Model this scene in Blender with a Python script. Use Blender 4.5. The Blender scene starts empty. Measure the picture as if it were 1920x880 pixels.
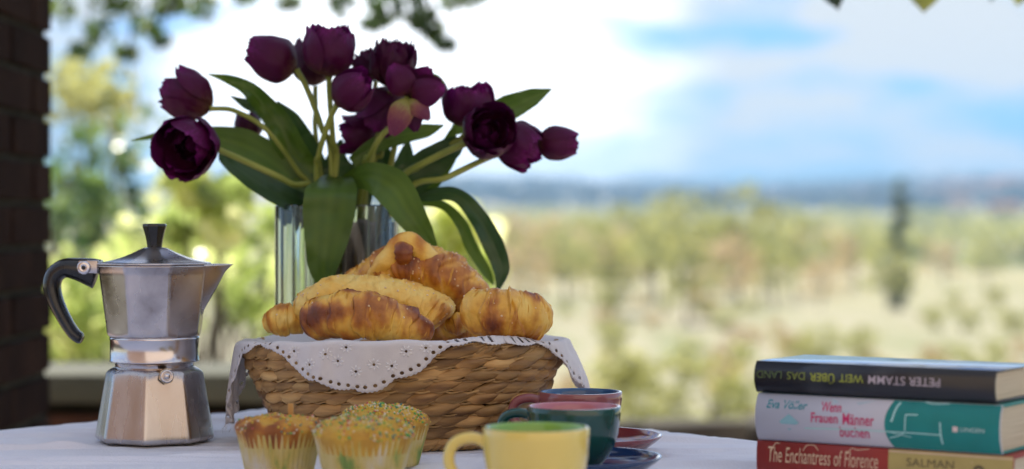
import bpy, bmesh, math, random
import numpy as np
from mathutils import Vector, Matrix, Quaternion, noise
from mathutils.geometry import delaunay_2d_cdt
R_ = math.radians
sc = bpy.context.scene
col = sc.collection
rnd = random.Random(7)

# ------------------------------------------------------------------ camera, world, sun
F, HY, ZC = 3900.0, 410.0, 0.953
TZ = 0.75
cam = bpy.data.cameras.new('camera'); camo = bpy.data.objects.new('camera', cam); col.objects.link(camo)
camo.location = (0, 0, ZC); camo.rotation_euler = (R_(90), 0, 0)
cam.sensor_width = 36; cam.lens = F / 1920 * 36
cam.shift_y = -(440 - HY) / 1920
cam.clip_start = 0.05; cam.clip_end = 20000
cam.dof.use_dof = True; cam.dof.focus_distance = 1.80; cam.dof.aperture_fstop = cam.lens / 18.5
cam.dof.aperture_blades = 9
sc.camera = camo

SUN_AZ, SUN_EL = -20.0, 50.0     # degrees from +Y towards +X, elevation
world = bpy.data.worlds.new('World'); sc.world = world; world.use_nodes = True
wn = world.node_tree; N = wn.nodes; LK = wn.links
bg = N['Background']
sky = N.new('ShaderNodeTexSky'); sky.sky_type = 'NISHITA'; sky.sun_disc = False
sky.sun_elevation = R_(SUN_EL); sky.sun_rotation = R_(SUN_AZ); sky.air_density = 1.0; sky.dust_density = 0.6; sky.ozone_density = 2.0
geo = N.new('ShaderNodeTexCoord')
mp = N.new('ShaderNodeMapping'); mp.inputs['Scale'].default_value = (8.0, 8.0, 30.0); mp.inputs['Location'].default_value = (6.3, 6.7, 0.6)
LK.new(geo.outputs['Generated'], mp.inputs[0])
nz = N.new('ShaderNodeTexNoise'); nz.inputs['Scale'].default_value = 1.0; nz.inputs['Detail'].default_value = 5; nz.inputs['Roughness'].default_value = 0.5
LK.new(mp.outputs[0], nz.inputs['Vector'])
rp = N.new('ShaderNodeValToRGB'); rp.color_ramp.elements[0].position = 0.40; rp.color_ramp.elements[1].position = 0.53
LK.new(nz.outputs['Fac'], rp.inputs[0])
# a thick bright cumulus bank low over the valley on the left
cdir = Vector((math.sin(R_(-2.6)), math.cos(R_(-2.6)), 0.06)).normalized()
dp = N.new('ShaderNodeVectorMath'); dp.operation = 'DOT_PRODUCT'; dp.inputs[1].default_value = cdir
nrm = N.new('ShaderNodeVectorMath'); nrm.operation = 'NORMALIZE'
LK.new(geo.outputs['Generated'], nrm.inputs[0]); LK.new(nrm.outputs[0], dp.inputs[0])
wob = N.new('ShaderNodeMath'); wob.operation = 'MULTIPLY_ADD'; wob.inputs[1].default_value = .012; LK.new(nz.outputs['Fac'], wob.inputs[0]); LK.new(dp.outputs['Value'], wob.inputs[2])
off_ = N.new('ShaderNodeMath'); off_.operation = 'SUBTRACT'; off_.inputs[1].default_value = .006; LK.new(wob.outputs[0], off_.inputs[0])
mr = N.new('ShaderNodeMapRange'); mr.inputs['From Min'].default_value = math.cos(R_(8.5)); mr.inputs['From Max'].default_value = math.cos(R_(2.5)); mr.interpolation_type = 'SMOOTHSTEP'
LK.new(off_.outputs[0], mr.inputs[0])
mx = N.new('ShaderNodeMath'); mx.operation = 'MAXIMUM'
LK.new(rp.outputs[0], mx.inputs[0]); LK.new(mr.outputs[0], mx.inputs[1])
clc = N.new('ShaderNodeMix'); clc.data_type = 'RGBA'
clc.inputs[6].default_value = (2.3, 2.38, 2.42, 1); clc.inputs[7].default_value = (6.5, 6.6, 6.8, 1)
LK.new(mr.outputs[0], clc.inputs[0])
mixc = N.new('ShaderNodeMix'); mixc.data_type = 'RGBA'
skg = N.new('ShaderNodeVectorMath'); skg.operation = 'MULTIPLY'; skg.inputs[1].default_value = (0.10, 0.235, 0.45)
LK.new(sky.outputs[0], skg.inputs[0])
LK.new(mx.outputs[0], mixc.inputs[0]); LK.new(skg.outputs[0], mixc.inputs[6]); LK.new(clc.outputs[2], mixc.inputs[7])
LK.new(mixc.outputs[2], bg.inputs[0]); bg.inputs[1].default_value = 0.1
sunl = bpy.data.lights.new('sun', 'SUN'); suno = bpy.data.objects.new('sun', sunl); col.objects.link(suno)
sunl.energy = 2.05; sunl.angle = R_(0.5); sunl.color = (1.0, 0.93, 0.80)
sd = Vector((math.sin(R_(SUN_AZ)) * math.cos(R_(SUN_EL)), math.cos(R_(SUN_AZ)) * math.cos(R_(SUN_EL)), math.sin(R_(SUN_EL))))
suno.rotation_euler = sd.to_track_quat('Z', 'Y').to_euler(); suno.location = sd * 50
sc.view_settings.view_transform = 'Standard'; sc.view_settings.look = 'None'
sc.view_settings.exposure = 1.88; sc.view_settings.gamma = 1.0
cy = sc.cycles
cy.use_denoising = True; cy.max_bounces = 10; cy.transmission_bounces = 8; cy.transparent_max_bounces = 12
cy.caustics_reflective = False; cy.caustics_refractive = False; cy.sample_clamp_indirect = 6.0
cy.volume_bounces = 0; cy.volume_step_rate = 4

# ------------------------------------------------------------------ helpers
def P(px, py, D):
    return Vector(((px - 960) / F * D, D, ZC - (py - HY) / F * D))

def tag(o, label=None, cat=None, group=None, kind=None):
    if label: o['label'] = label
    if cat: o['category'] = cat
    if group: o['group'] = group
    if kind: o['kind'] = kind
    return o

def empty(name, loc=(0, 0, 0), rz=0.0):
    o = bpy.data.objects.new(name, None); col.objects.link(o)
    o.location = loc; o.rotation_euler = (0, 0, rz); o.empty_display_size = .02
    return o

def mesh_of(name, verts, faces, mat=None, smooth=True, attrs=None):
    me = bpy.data.meshes.new(name)
    me.from_pydata([tuple(v) for v in verts], [], [tuple(f) for f in faces])
    if smooth: me.polygons.foreach_set('use_smooth', [True] * len(me.polygons))
    for k, vals in (attrs or {}).items():
        a = me.attributes.new(k, 'FLOAT', 'POINT'); a.data.foreach_set('value', np.asarray(vals, dtype=np.float32))
    if mat: me.materials.append(mat)
    me.update()
    return me

def link(name, me, parent=None, loc=(0, 0, 0), rot=None, scale=None):
    o = bpy.data.objects.new(name, me); col.objects.link(o)
    o.parent = parent; o.location = loc
    if rot is not None:
        if isinstance(rot, Quaternion): o.rotation_mode = 'QUATERNION'; o.rotation_quaternion = rot
        else: o.rotation_euler = rot
    if scale is not None: o.scale = scale if hasattr(scale, '__len__') else (scale,) * 3
    return o

def mk(name, verts, faces, mat=None, parent=None, smooth=True, attrs=None, loc=(0, 0, 0), rot=None, scale=None):
    return link(name, mesh_of(name, verts, faces, mat, smooth, attrs), parent, loc, rot, scale)

def bevel(me, w, seg=2, ang=30):
    bm = bmesh.new(); bm.from_mesh(me)
    es = [e for e in bm.edges if len(e.link_faces) == 2 and e.calc_face_angle(0) > R_(ang)]
    bmesh.ops.bevel(bm, geom=es, offset=w, segments=seg, affect='EDGES', profile=.5)
    bm.to_mesh(me); bm.free()
    me.polygons.foreach_set('use_smooth', [True] * len(me.polygons))
    try: me.set_sharp_from_angle(angle=R_(40))
    except Exception: pass
    return me

BOXF = [(0, 3, 2, 1), (4, 5, 6, 7), (0, 1, 5, 4), (1, 2, 6, 5), (2, 3, 7, 6), (3, 0, 4, 7)]
def box_vf(x0, x1, y0, y1, z0, z1):
    return [(x0, y0, z0), (x1, y0, z0), (x1, y1, z0), (x0, y1, z0), (x0, y0, z1), (x1, y0, z1), (x1, y1, z1), (x0, y1, z1)], BOXF

class MB:
    def __init__(s): s.v = []; s.f = []; s.a = []
    def add(s, v, f, a=0.0):
        n = len(s.v); s.v += [tuple(q) for q in v]; s.f += [tuple(i + n for i in q) for q in f]; s.a += [a] * len(v) if not hasattr(a, '__len__') else list(a)
    def box(s, *a): s.add(*box_vf(*a))

def catmull(pts, n):
    pts = [Vector(p) for p in pts]
    P_ = [pts[0] * 2 - pts[1]] + pts + [pts[-1] * 2 - pts[-2]]
    out = []; m = len(pts) - 1
    for i in range(n + 1):
        t = i / n * m; k = min(int(t), m - 1); t -= k
        a, b, c, d = P_[k], P_[k + 1], P_[k + 2], P_[k + 3]
        out.append(0.5 * ((2 * b) + (c - a) * t + (2 * a - 5 * b + 4 * c - d) * t * t + (3 * b - a - 3 * c + d) * t ** 3))
    return out

def interp(keys, t):
    if t <= keys[0][0]: return keys[0][1]
    for (a, x), (b, y) in zip(keys, keys[1:]):
        if t <= b:
            u = (t - a) / (b - a) if b > a else 0; u = u * u * (3 - 2 * u) if True else u
            return x + (y - x) * u
    return keys[-1][1]
def lerpk(keys, t):
    if t <= keys[0][0]: return keys[0][1]
    for (a, x), (b, y) in zip(keys, keys[1:]):
        if t <= b: return x + (y - x) * (t - a) / (b - a)
    return keys[-1][1]

def sweep(pts, rad, n=12, cap=True, up=None, closed=False):
    """tube along pts; rad: scalar or list of scalar / (a,b)"""
    m = len(pts); V = []; Fc = []
    if not hasattr(rad, '__len__'): rad = [rad] * m
    tang = []
    for i in range(m):
        if closed: t = pts[(i + 1) % m] - pts[i - 1]
        else: t = pts[min(i + 1, m - 1)] - pts[max(i - 1, 0)]
        tang.append(t.normalized())
    nrm_ = Vector(up) if up is not None else (Vector((0, 0, 1)) if abs(tang[0].z) < .9 else Vector((1, 0, 0)))
    for i in range(m):
        t = tang[i]
        if up is not None: nrm_ = Vector(up)
        nrm_ = (nrm_ - t * nrm_.dot(t)).normalized()
        b = t.cross(nrm_)
        a_, b_ = rad[i] if hasattr(rad[i], '__len__') else (rad[i], rad[i])
        for k in range(n):
            th = 2 * math.pi * k / n
            V.append(pts[i] + nrm_ * (a_ * math.cos(th)) + b * (b_ * math.sin(th)))
    for i in range(m if closed else m - 1):
        j = (i + 1) % m
        for k in range(n):
            Fc.append((i * n + k, i * n + (k + 1) % n, j * n + (k + 1) % n, j * n + k))
    if cap and not closed:
        Fc.append(tuple(range(n - 1, -1, -1))); Fc.append(tuple((m - 1) * n + k for k in range(n)))
    return V, Fc

def lathe(prof, n=64):
    V = []; Fc = []
    for (r, z) in prof:
        for k in range(n):
            a = 2 * math.pi * k / n; V.append((r * math.cos(a), r * math.sin(a), z))
    for i in range(len(prof) - 1):
        for k in range(n): Fc.append((i * n + k, i * n + (k + 1) % n, (i + 1) * n + (k + 1) % n, (i + 1) * n + k))
    return V, Fc

def ico(r, sub=1):
    bm = bmesh.new(); bmesh.ops.create_icosphere(bm, subdivisions=sub, radius=r)
    v = [x.co.copy() for x in bm.verts]; f = [tuple(q.index for q in x.verts) for x in bm.faces]; bm.free()
    return v, f

# ------------------------------------------------------------------ materials
def new_mat(name):
    m = bpy.data.materials.new(name); m.use_nodes = True
    return m, m.node_tree.nodes, m.node_tree.links, m.node_tree.nodes['Principled BSDF']

def coords(nt, L, scale=(1, 1, 1), rand=True, src='Object'):
    tc = nt.new('ShaderNodeTexCoord'); m = nt.new('ShaderNodeMapping'); m.inputs['Scale'].default_value = scale
    L.new(tc.outputs[src], m.inputs[0])
    if rand:
        oi = nt.new('ShaderNodeObjectInfo'); mu = nt.new('ShaderNodeMath'); mu.operation = 'MULTIPLY'; mu.inputs[1].default_value = 37.0
        L.new(oi.outputs['Random'], mu.inputs[0]); L.new(mu.outputs[0], m.inputs['Location'])
    return m.outputs[0]

def ramp(nt, stops):
    r = nt.new('ShaderNodeValToRGB'); e = r.color_ramp.elements
    while len(e) < len(stops): e.new(.5)
    for k, (p, c) in enumerate(stops): e[k].position = p; e[k].color = (*c, 1)
    return r

def pm(name, stops, scale=20, rough=.6, bump=.0, bscale=None, metal=0, stretch=(1, 1, 1), detail=4, rand=True, coat=0, spec=.5,
       attr=None, attr_mix=.5, transl=0, rough2=None, bdist=.001, sheen=0, sss=0, valvar=0):
    """procedural material: colour ramp over noise (optionally mixed with a mesh attribute), bump from finer noise"""
    m, nt, L, b = new_mat(name)
    co = coords(nt, L, stretch, rand)
    nz = nt.new('ShaderNodeTexNoise'); nz.inputs['Scale'].default_value = scale; nz.inputs['Detail'].default_value = detail
    L.new(co, nz.inputs['Vector'])
    mrr = nt.new('ShaderNodeMapRange'); mrr.inputs[1].default_value = .28; mrr.inputs[2].default_value = .72
    L.new(nz.outputs['Fac'], mrr.inputs[0])
    fac = mrr.outputs[0]
    if attr:
        at = nt.new('ShaderNodeAttribute'); at.attribute_name = attr
        mixf = nt.new('ShaderNodeMix'); mixf.inputs[0].default_value = attr_mix
        L.new(fac, mixf.inputs[2]); L.new(at.outputs['Fac'], mixf.inputs[3]); fac = mixf.outputs[0]
    if len(stops) == 1: stops = [(0, stops[0][1] if isinstance(stops[0][0], (int, float)) else stops[0]), (1, stops[0][1] if isinstance(stops[0][0], (int, float)) else stops[0])]
    rp_ = ramp(nt, stops); L.new(fac, rp_.inputs[0]); c = rp_.outputs[0]
    if valvar:
        oi = nt.new('ShaderNodeObjectInfo'); hs = nt.new('ShaderNodeHueSaturation'); mr2 = nt.new('ShaderNodeMapRange')
        mr2.inputs[3].default_value = 1 - valvar; mr2.inputs[4].default_value = 1 + valvar
        L.new(oi.outputs['Random'], mr2.inputs[0]); L.new(mr2.outputs[0], hs.inputs['Value']); L.new(c, hs.inputs['Color']); c = hs.outputs[0]
    L.new(c, b.inputs['Base Color'])
    b.inputs['Roughness'].default_value = rough; b.inputs['Metallic'].default_value = metal
    b.inputs['Coat Weight'].default_value = coat; b.inputs['Coat Roughness'].default_value = .08
    b.inputs['Specular IOR Level'].default_value = spec
    if sheen: b.inputs['Sheen Weight'].default_value = sheen
    if sss:
        b.inputs['Subsurface Weight'].default_value = sss; b.inputs['Subsurface Scale'].default_value = .004
        b.inputs['Subsurface Radius'].default_value = (1.0, .5, .2)
    if rough2 is not None:
        m3 = nt.new('ShaderNodeMapRange'); m3.inputs[3].default_value = rough; m3.inputs[4].default_value = rough2
        L.new(mrr.outputs[0], m3.inputs[0]); L.new(m3.outputs[0], b.inputs['Roughness'])
    if bump:
        n2 = nt.new('ShaderNodeTexNoise'); n2.inputs['Scale'].default_value = bscale or scale * 4; n2.inputs['Detail'].default_value = 4
        L.new(co, n2.inputs['Vector'])
        bp = nt.new('ShaderNodeBump'); bp.inputs['Strength'].default_value = bump; bp.inputs['Distance'].default_value = bdist
        L.new(n2.outputs['Fac'], bp.inputs['Height']); L.new(bp.outputs[0], b.inputs['Normal'])
    if transl:
        tr = nt.new('ShaderNodeBsdfTranslucent'); ms = nt.new('ShaderNodeMixShader'); ms.inputs[0].default_value = transl
        L.new(c, tr.inputs[0]); L.new(b.outputs[0], ms.inputs[1]); L.new(tr.outputs[0], ms.inputs[2])
        L.new(ms.outputs[0], nt['Material Output'].inputs[0])
    return m

def glass_mat(name, tint, rough=0.0, ior=1.48):
    m, nt, L, b = new_mat(name)
    b.inputs['Base Color'].default_value = (*tint, 1); b.inputs['Transmission Weight'].default_value = 1; b.inputs['Roughness'].default_value = rough
    b.inputs['IOR'].default_value = ior
    return m

M = {}
M['alu'] = pm('brushed_aluminium', [(0, (.26, .22, .20)), (.15, (.40, .36, .36)), (.5, (.56, .52, .53)), (1, (.66, .62, .63))], scale=28, rough=.20, rough2=.34, metal=1, bump=.25, bscale=260, bdist=.0003)
M['alu2'] = pm('worn_aluminium', [(0, (.26, .15, .08)), (.05, (.36, .27, .22)), (.12, (.46, .41, .39)), (.5, (.54, .50, .49)), (1, (.66, .63, .62))], scale=38, rough=.20, rough2=.35, metal=1, bump=.15, bscale=500, bdist=.0002, stretch=(1, 1, .25))
M['steel'] = pm('polished_band', [(0, (.62, .58, .60)), (1, (.78, .75, .77))], scale=18, rough=.16, rough2=.24, metal=1, stretch=(1, 1, 4))
M['bakelite'] = pm('black_bakelite', [(0, (.006, .006, .007)), (1, (.014, .014, .016))], scale=30, rough=.22, rough2=.34, coat=.25)
M['brass'] = pm('valve_brass', [(0, (.45, .36, .24)), (1, (.68, .58, .42))], scale=60, rough=.25, metal=1)
M['stem'] = pm('tulip_stem', [(0, (.20, .26, .04)), (1, (.36, .40, .08))], scale=30, rough=.45, stretch=(1, 1, .2), transl=.15)
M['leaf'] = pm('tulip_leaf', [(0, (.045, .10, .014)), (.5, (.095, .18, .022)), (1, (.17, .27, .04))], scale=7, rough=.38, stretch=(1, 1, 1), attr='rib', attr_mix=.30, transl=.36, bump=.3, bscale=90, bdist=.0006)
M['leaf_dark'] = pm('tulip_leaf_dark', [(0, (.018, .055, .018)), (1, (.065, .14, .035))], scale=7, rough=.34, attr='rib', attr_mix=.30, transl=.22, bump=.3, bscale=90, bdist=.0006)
M['petal'] = pm('purple_petal', [(0, (.20, .20, .035)), (.12, (.14, .05, .035)), (.3, (.075, .004, .036)), (.72, (.095, .005, .066)), (.86, (.16, .008, .13)), (1, (.34, .018, .30))], scale=26, rough=.42, stretch=(1, 1, .25), attr='tt', attr_mix=.78, transl=.32, bump=.3, bscale=140, bdist=.0006, spec=.25)
M['petal_dk'] = pm('dark_petal', [(0, (.10, .08, .02)), (.15, (.06, .006, .018)), (.6, (.048, .002, .030)), (.85, (.07, .004, .05)), (1, (.16, .010, .13))], scale=26, rough=.40, stretch=(1, 1, .25), attr='tt', attr_mix=.78, transl=.25, bump=.3, bscale=140, bdist=.0006, spec=.25)
M['petal_pale'] = pm('pale_based_petal', [(0, (.36, .38, .07)), (.28, (.36, .33, .09)), (.48, (.28, .10, .08)), (.68, (.17, .02, .075)), (1, (.13, .01, .07))], scale=26, rough=.42, stretch=(1, 1, .25), attr='tt', attr_mix=.85, transl=.30, bump=.3, bscale=140, bdist=.0006)
M['glass'] = glass_mat('clear_glass', (.80, .88, .86))
M['wood_grey'] = pm('weathered_bark', [(0, (.08, .07, .075)), (.4, (.26, .22, .23)), (.65, (.48, .41, .41)), (1, (.62, .54, .52))], scale=30, rough=.8, stretch=(1, 1, .12), bump=1.0, bscale=60, bdist=.002)
M['pastry'] = pm('baked_pastry', [(0, (.84, .59, .14)), (.28, (.75, .41, .05)), (.48, (.46, .165, .015)), (.70, (.20, .045, .006)), (1, (.07, .016, .004))], scale=48, rough=.38, rough2=.55, attr='bake', attr_mix=.62, bump=.7, bscale=170, bdist=.0014, coat=.22, detail=6)
M['pastry_pale'] = pm('pale_pastry', [(0, (.88, .68, .22)), (.42, (.82, .50, .09)), (.65, (.56, .23, .024)), (1, (.20, .05, .01))], scale=48, rough=.45, rough2=.6, attr='bake', attr_mix=.60, bump=.8, bscale=170, bdist=.0016, coat=.08, detail=6)
M['sugar'] = pm('sugar_grain', [(0, (.70, .45, .20)), (1, (.85, .74, .55))], scale=90, rough=.4)
M['straw'] = pm('woven_water_hyacinth', [(0, (.13, .062, .022)), (.35, (.33, .18, .062)), (.65, (.54, .32, .12)), (1, (.70, .47, .20))], scale=34, rough=.50, rough2=.65, stretch=(.25, 2.2, 2.2), bump=.9, bscale=120, bdist=.0012, valvar=.30)
M['straw_thin'] = pm('pale_cane_strand', [(0, (.22, .12, .045)), (1, (.55, .34, .13))], scale=50, rough=.5, bump=.5, bscale=200, bdist=.0006, valvar=.2)
M['straw_in'] = pm('basket_core', [(0, (.05, .028, .012)), (1, (.12, .07, .03))], scale=60, rough=.9)
M['linen'] = pm('white_eyelet_cotton', [(0, (.82, .80, .83)), (1, (.90, .88, .90))], scale=60, rough=.85, bump=.35, bscale=900, bdist=.0004, transl=.28, sheen=.2)
M['thread'] = pm('white_thread', [(0, (.80, .79, .82)), (1, (.86, .85, .86))], scale=200, rough=.6, bump=.5, bscale=1500, bdist=.0003)
M['cake'] = pm('muffin_crumb', [(0, (.60, .36, .05)), (.4, (.58, .30, .04)), (.62, (.36, .12, .018)), (1, (.14, .035, .010))], scale=60, rough=.7, bump=1, bscale=160, bdist=.002, attr='bake', attr_mix=.5)
M['cake2'] = pm('golden_muffin_crumb', [(0, (.62, .44, .07)), (.55, (.58, .33, .04)), (1, (.34, .13, .02))], scale=60, rough=.7, bump=1, bscale=160, bdist=.002, attr='bake', attr_mix=.5)
M['pick'] = pm('wooden_pick', [(0, (.42, .22, .07)), (1, (.60, .36, .13))], scale=60, rough=.6)
# paper liner
m, nt, L, b = new_mat('muffin_paper'); M['paper'] = m
co = coords(nt, L, (1, 1, .6)); nz1 = nt.new('ShaderNodeTexNoise'); nz1.inputs['Scale'].default_value = 55; nz1.inputs['Detail'].default_value = 3; L.new(co, nz1.inputs[0])
r1 = ramp(nt, [(.30, (.26, .40, .10)), (.40, (.74, .60, .18)), (.56, (.82, .68, .32)), (.72, (.86, .79, .66))]); L.new(nz1.outputs['Fac'], r1.inputs[0])
L.new(r1.outputs[0], b.inputs['Base Color']); b.inputs['Roughness'].default_value = .6
tr = nt.new('ShaderNodeBsdfTranslucent'); ms = nt.new('ShaderNodeMixShader'); ms.inputs[0].default_value = .25
L.new(r1.outputs[0], tr.inputs[0]); L.new(b.outputs[0], ms.inputs[1]); L.new(tr.outputs[0], ms.inputs[2]); L.new(ms.outputs[0], nt['Material Output'].inputs[0])
# sprinkles: hue from a mesh attribute
m, nt, L, b = new_mat('sugar_sprinkles'); M['sprinkle'] = m
at = nt.new('ShaderNodeAttribute'); at.attribute_name = 'hue'
r1 = ramp(nt, [(0, (.08, .38, .08)), (.2, (.70, .52, .05)), (.4, (.75, .66, .50)), (.6, (.55, .09, .10)), (.75, (.05, .22, .20)), (.88, (.80, .40, .10))]); r1.color_ramp.interpolation = 'CONSTANT'
L.new(at.outputs['Fac'], r1.inputs[0]); L.new(r1.outputs[0], b.inputs['Base Color']); b.inputs['Roughness'].default_value = .35

def glaze(name, c, c2=None):
    return pm(name, [(0, c), (1, c2 or tuple(min(1, x * 1.12) for x in c))], scale=12, rough=.16, coat=.6, bump=.03, bscale=40)
M['yellow'] = glaze('yellow_glaze', (.76, .58, .14)); M['green_in'] = glaze('green_glaze', (.22, .42, .06))
M['teal'] = glaze('dark_teal_glaze', (.006, .060, .050)); M['pink_in'] = glaze('pink_glaze', (.48, .17, .22))
M['mauve'] = glaze('mauve_glaze', (.27, .085, .095)); M['blue_in'] = glaze('blue_glaze', (.012, .085, .22))
M['maroon'] = glaze('maroon_glaze', (.20, .035, .040)); M['navy'] = glaze('navy_glaze', (.010, .035, .11))

M['cloth'] = pm('lilac_white_tablecloth', [(0, (.72, .74, .85)), (1, (.82, .83, .91))], scale=14, rough=.9, bump=.8, bscale=500, bdist=.0008, sheen=.2)
M['tablewood'] = pm('table_wood', [(0, (.10, .055, .03)), (1, (.20, .11, .06))], scale=8, rough=.5, stretch=(1, 8, 8))
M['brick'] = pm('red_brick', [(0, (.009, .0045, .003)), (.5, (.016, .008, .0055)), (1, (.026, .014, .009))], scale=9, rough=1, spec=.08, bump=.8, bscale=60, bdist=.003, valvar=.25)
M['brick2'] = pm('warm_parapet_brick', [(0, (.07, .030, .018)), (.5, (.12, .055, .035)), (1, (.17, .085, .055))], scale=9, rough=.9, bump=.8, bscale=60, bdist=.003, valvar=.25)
M['mortar'] = pm('grey_mortar', [(0, (.020, .020, .015)), (1, (.04, .04, .03))], scale=30, rough=1, spec=.08, bump=.6, bscale=90, bdist=.002)
M['stone'] = pm('darkened_stone', [(0, (.06, .065, .045)), (1, (.12, .125, .09))], scale=6, rough=.85, bump=.5, bscale=40, bdist=.003, valvar=.1)  # coping darkened in its colour, standing in for shade it lacks
M['kerb'] = pm('dark_kerb_stone', [(0, (.04, .035, .03)), (.5, (.08, .07, .055)), (1, (.13, .12, .09))], scale=5, rough=.95, bump=.8, bscale=30, bdist=.006, valvar=.2)  # dark grey-brown stone, uneven by noise
M['plaster'] = pm('warm_plaster', [(0, (.58, .47, .39)), (1, (.66, .55, .46))], scale=2, rough=.95, bump=.3, bscale=40, bdist=.003)
M['terrace'] = pm('terracotta_terrace', [(0, (.36, .26, .20)), (1, (.50, .38, .30))], scale=3, rough=.85, bump=.3, bscale=30, bdist=.002, valvar=.12, rand=True)
M['timber'] = pm('old_timber', [(0, (.07, .04, .02)), (1, (.18, .11, .06))], scale=5, rough=.8, stretch=(1, .1, 1), bump=.5, bscale=40, bdist=.002)
M['bark'] = pm('tree_bark', [(0, (.04, .03, .022)), (1, (.12, .095, .07))], scale=10, rough=.95, stretch=(1, 1, .3), bump=1, bscale=30, bdist=.01)
def foliage_mat(name, stops, transl=.45, rough=.45):
    m, nt, L, b = new_mat(name)
    at = nt.new('ShaderNodeAttribute'); at.attribute_name = 'lv'
    r = ramp(nt, stops); L.new(at.outputs['Fac'], r.inputs[0])
    L.new(r.outputs[0], b.inputs['Base Color']); b.inputs['Roughness'].default_value = rough
    tr = nt.new('ShaderNodeBsdfTranslucent'); ms = nt.new('ShaderNodeMixShader'); ms.inputs[0].default_value = transl
    hs = nt.new('ShaderNodeHueSaturation'); hs.inputs['Value'].default_value = 1.9; hs.inputs['Saturation'].default_value = 1.05
    L.new(r.outputs[0], hs.inputs['Color']); L.new(hs.outputs[0], tr.inputs[0])
    L.new(b.outputs[0], ms.inputs[1]); L.new(tr.outputs[0], ms.inputs[2]); L.new(ms.outputs[0], nt['Material Output'].inputs[0])
    return m
M['vine'] = foliage_mat('vine_leaves', [(0, (.13, .18, .06)), (.5, (.36, .42, .14)), (1, (.66, .66, .36))], .6, .25)
M['darkfol'] = foliage_mat('dark_leaves', [(0, (.03, .06, .03)), (.6, (.07, .12, .04)), (1, (.16, .22, .06))], .45, .3)
M['olivefol'] = foliage_mat('olive_leaves', [(0, (.20, .20, .09)), (.6, (.33, .33, .13)), (1, (.44, .42, .18))], .5)
M['farfol'] = foliage_mat('autumn_green_leaves', [(0, (.17, .18, .08)), (.5, (.31, .32, .12)), (1, (.46, .43, .18))], .45)
M['farfol2'] = foliage_mat('russet_leaves', [(0, (.30, .22, .15)), (.5, (.42, .33, .20)), (1, (.50, .44, .24))], .45)
M['cypress'] = foliage_mat('cypress_leaves', [(0, (.05, .085, .065)), (1, (.12, .16, .08))], .25)

# ------------------------------------------------------------------ terrain
ZK = [(0, -.05), (7, -.1), (12, -.55), (25, -1.6), (60, -2.7), (150, -4.2), (400, -5.5), (900, 2), (1500, 14), (2400, 38), (4000, 30), (9000, -20)]
def ground_z(x, y):
    d = max(0.0, y)
    z = lerpk(ZK, d)
    a = min(1, max(0, (d - 10) / 60)); b_ = min(1, max(0, (d - 600) / 1200))
    z += a * .9 * noise.noise(Vector((x * .02, y * .02, 0))) + .25 * a * noise.noise(Vector((x * .09, y * .09, 3)))
    z += b_ * (14 * noise.noise(Vector((x * .0022 + 3, y * .0012, 5))) + 4 * noise.noise(Vector((x * .009, y * .006, 9))))
    return z
ys = [-60, -30, -10, -3] + list(np.linspace(0, 30, 41)) + list(np.geomspace(31, 3200, 140))
xr = np.concatenate([-np.geomspace(.04, 1, 40)[::-1], [0], np.geomspace(.04, 1, 40)])
V = []; Fc = []
nx = len(xr)
for y in ys:
    wdt = 60 + max(0, y) * .9
    for u in xr: V.append((u * wdt, y, ground_z(u * wdt, y) if y > 0 else -.05))
for j in range(len(ys) - 1):
    for i in range(nx - 1): Fc.append((j * nx + i, j * nx + i + 1, (j + 1) * nx + i + 1, (j + 1) * nx + i))
m, nt, L, b = new_mat('dry_fields')
tc = nt.new('ShaderNodeTexCoord')
def nzx(scale, sx=1, sy=1, det=4):
    mp_ = nt.new('ShaderNodeMapping'); mp_.inputs['Scale'].default_value = (sx, sy, 0); L.new(tc.outputs['Object'], mp_.inputs[0])
    n_ = nt.new('ShaderNodeTexNoise'); n_.inputs['Scale'].default_value = scale; n_.inputs['Detail'].default_value = det; L.new(mp_.outputs[0], n_.inputs[0]); return n_.outputs['Fac']
r_near = ramp(nt, [(.30, (.25, .27, .15)), (.45, (.34, .33, .22)), (.6, (.40, .37, .27)), (.75, (.38, .33, .26))])
L.new(nzx(.55, 1, .12, 6), r_near.inputs[0])
r_far = ramp(nt, [(.30, (.10, .15, .09)), (.42, (.24, .26, .13)), (.50, (.40, .37, .22)), (.62, (.48, .40, .29)), (.78, (.24, .26, .13))])
L.new(nzx(.016, 1, .3, 6), r_far.inputs[0])
sx_ = nt.new('ShaderNodeSeparateXYZ'); L.new(tc.outputs['Object'], sx_.inputs[0])
mr_ = nt.new('ShaderNodeMapRange'); mr_.inputs[1].default_value = 60; mr_.inputs[2].default_value = 220; L.new(sx_.outputs['Y'], mr_.inputs[0])
mc = nt.new('ShaderNodeMix'); mc.data_type = 'RGBA'; L.new(mr_.outputs[0], mc.inputs[0]); L.new(r_near.outputs[0], mc.inputs[6]); L.new(r_far.outputs[0], mc.inputs[7])
L.new(mc.outputs[2], b.inputs['Base Color']); b.inputs['Roughness'].default_value = 1; b.inputs['Specular IOR Level'].default_value = .1
tag(mk('ground', V, Fc, m), kind='structure')

# haze
# (built at the end of the file)

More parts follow.
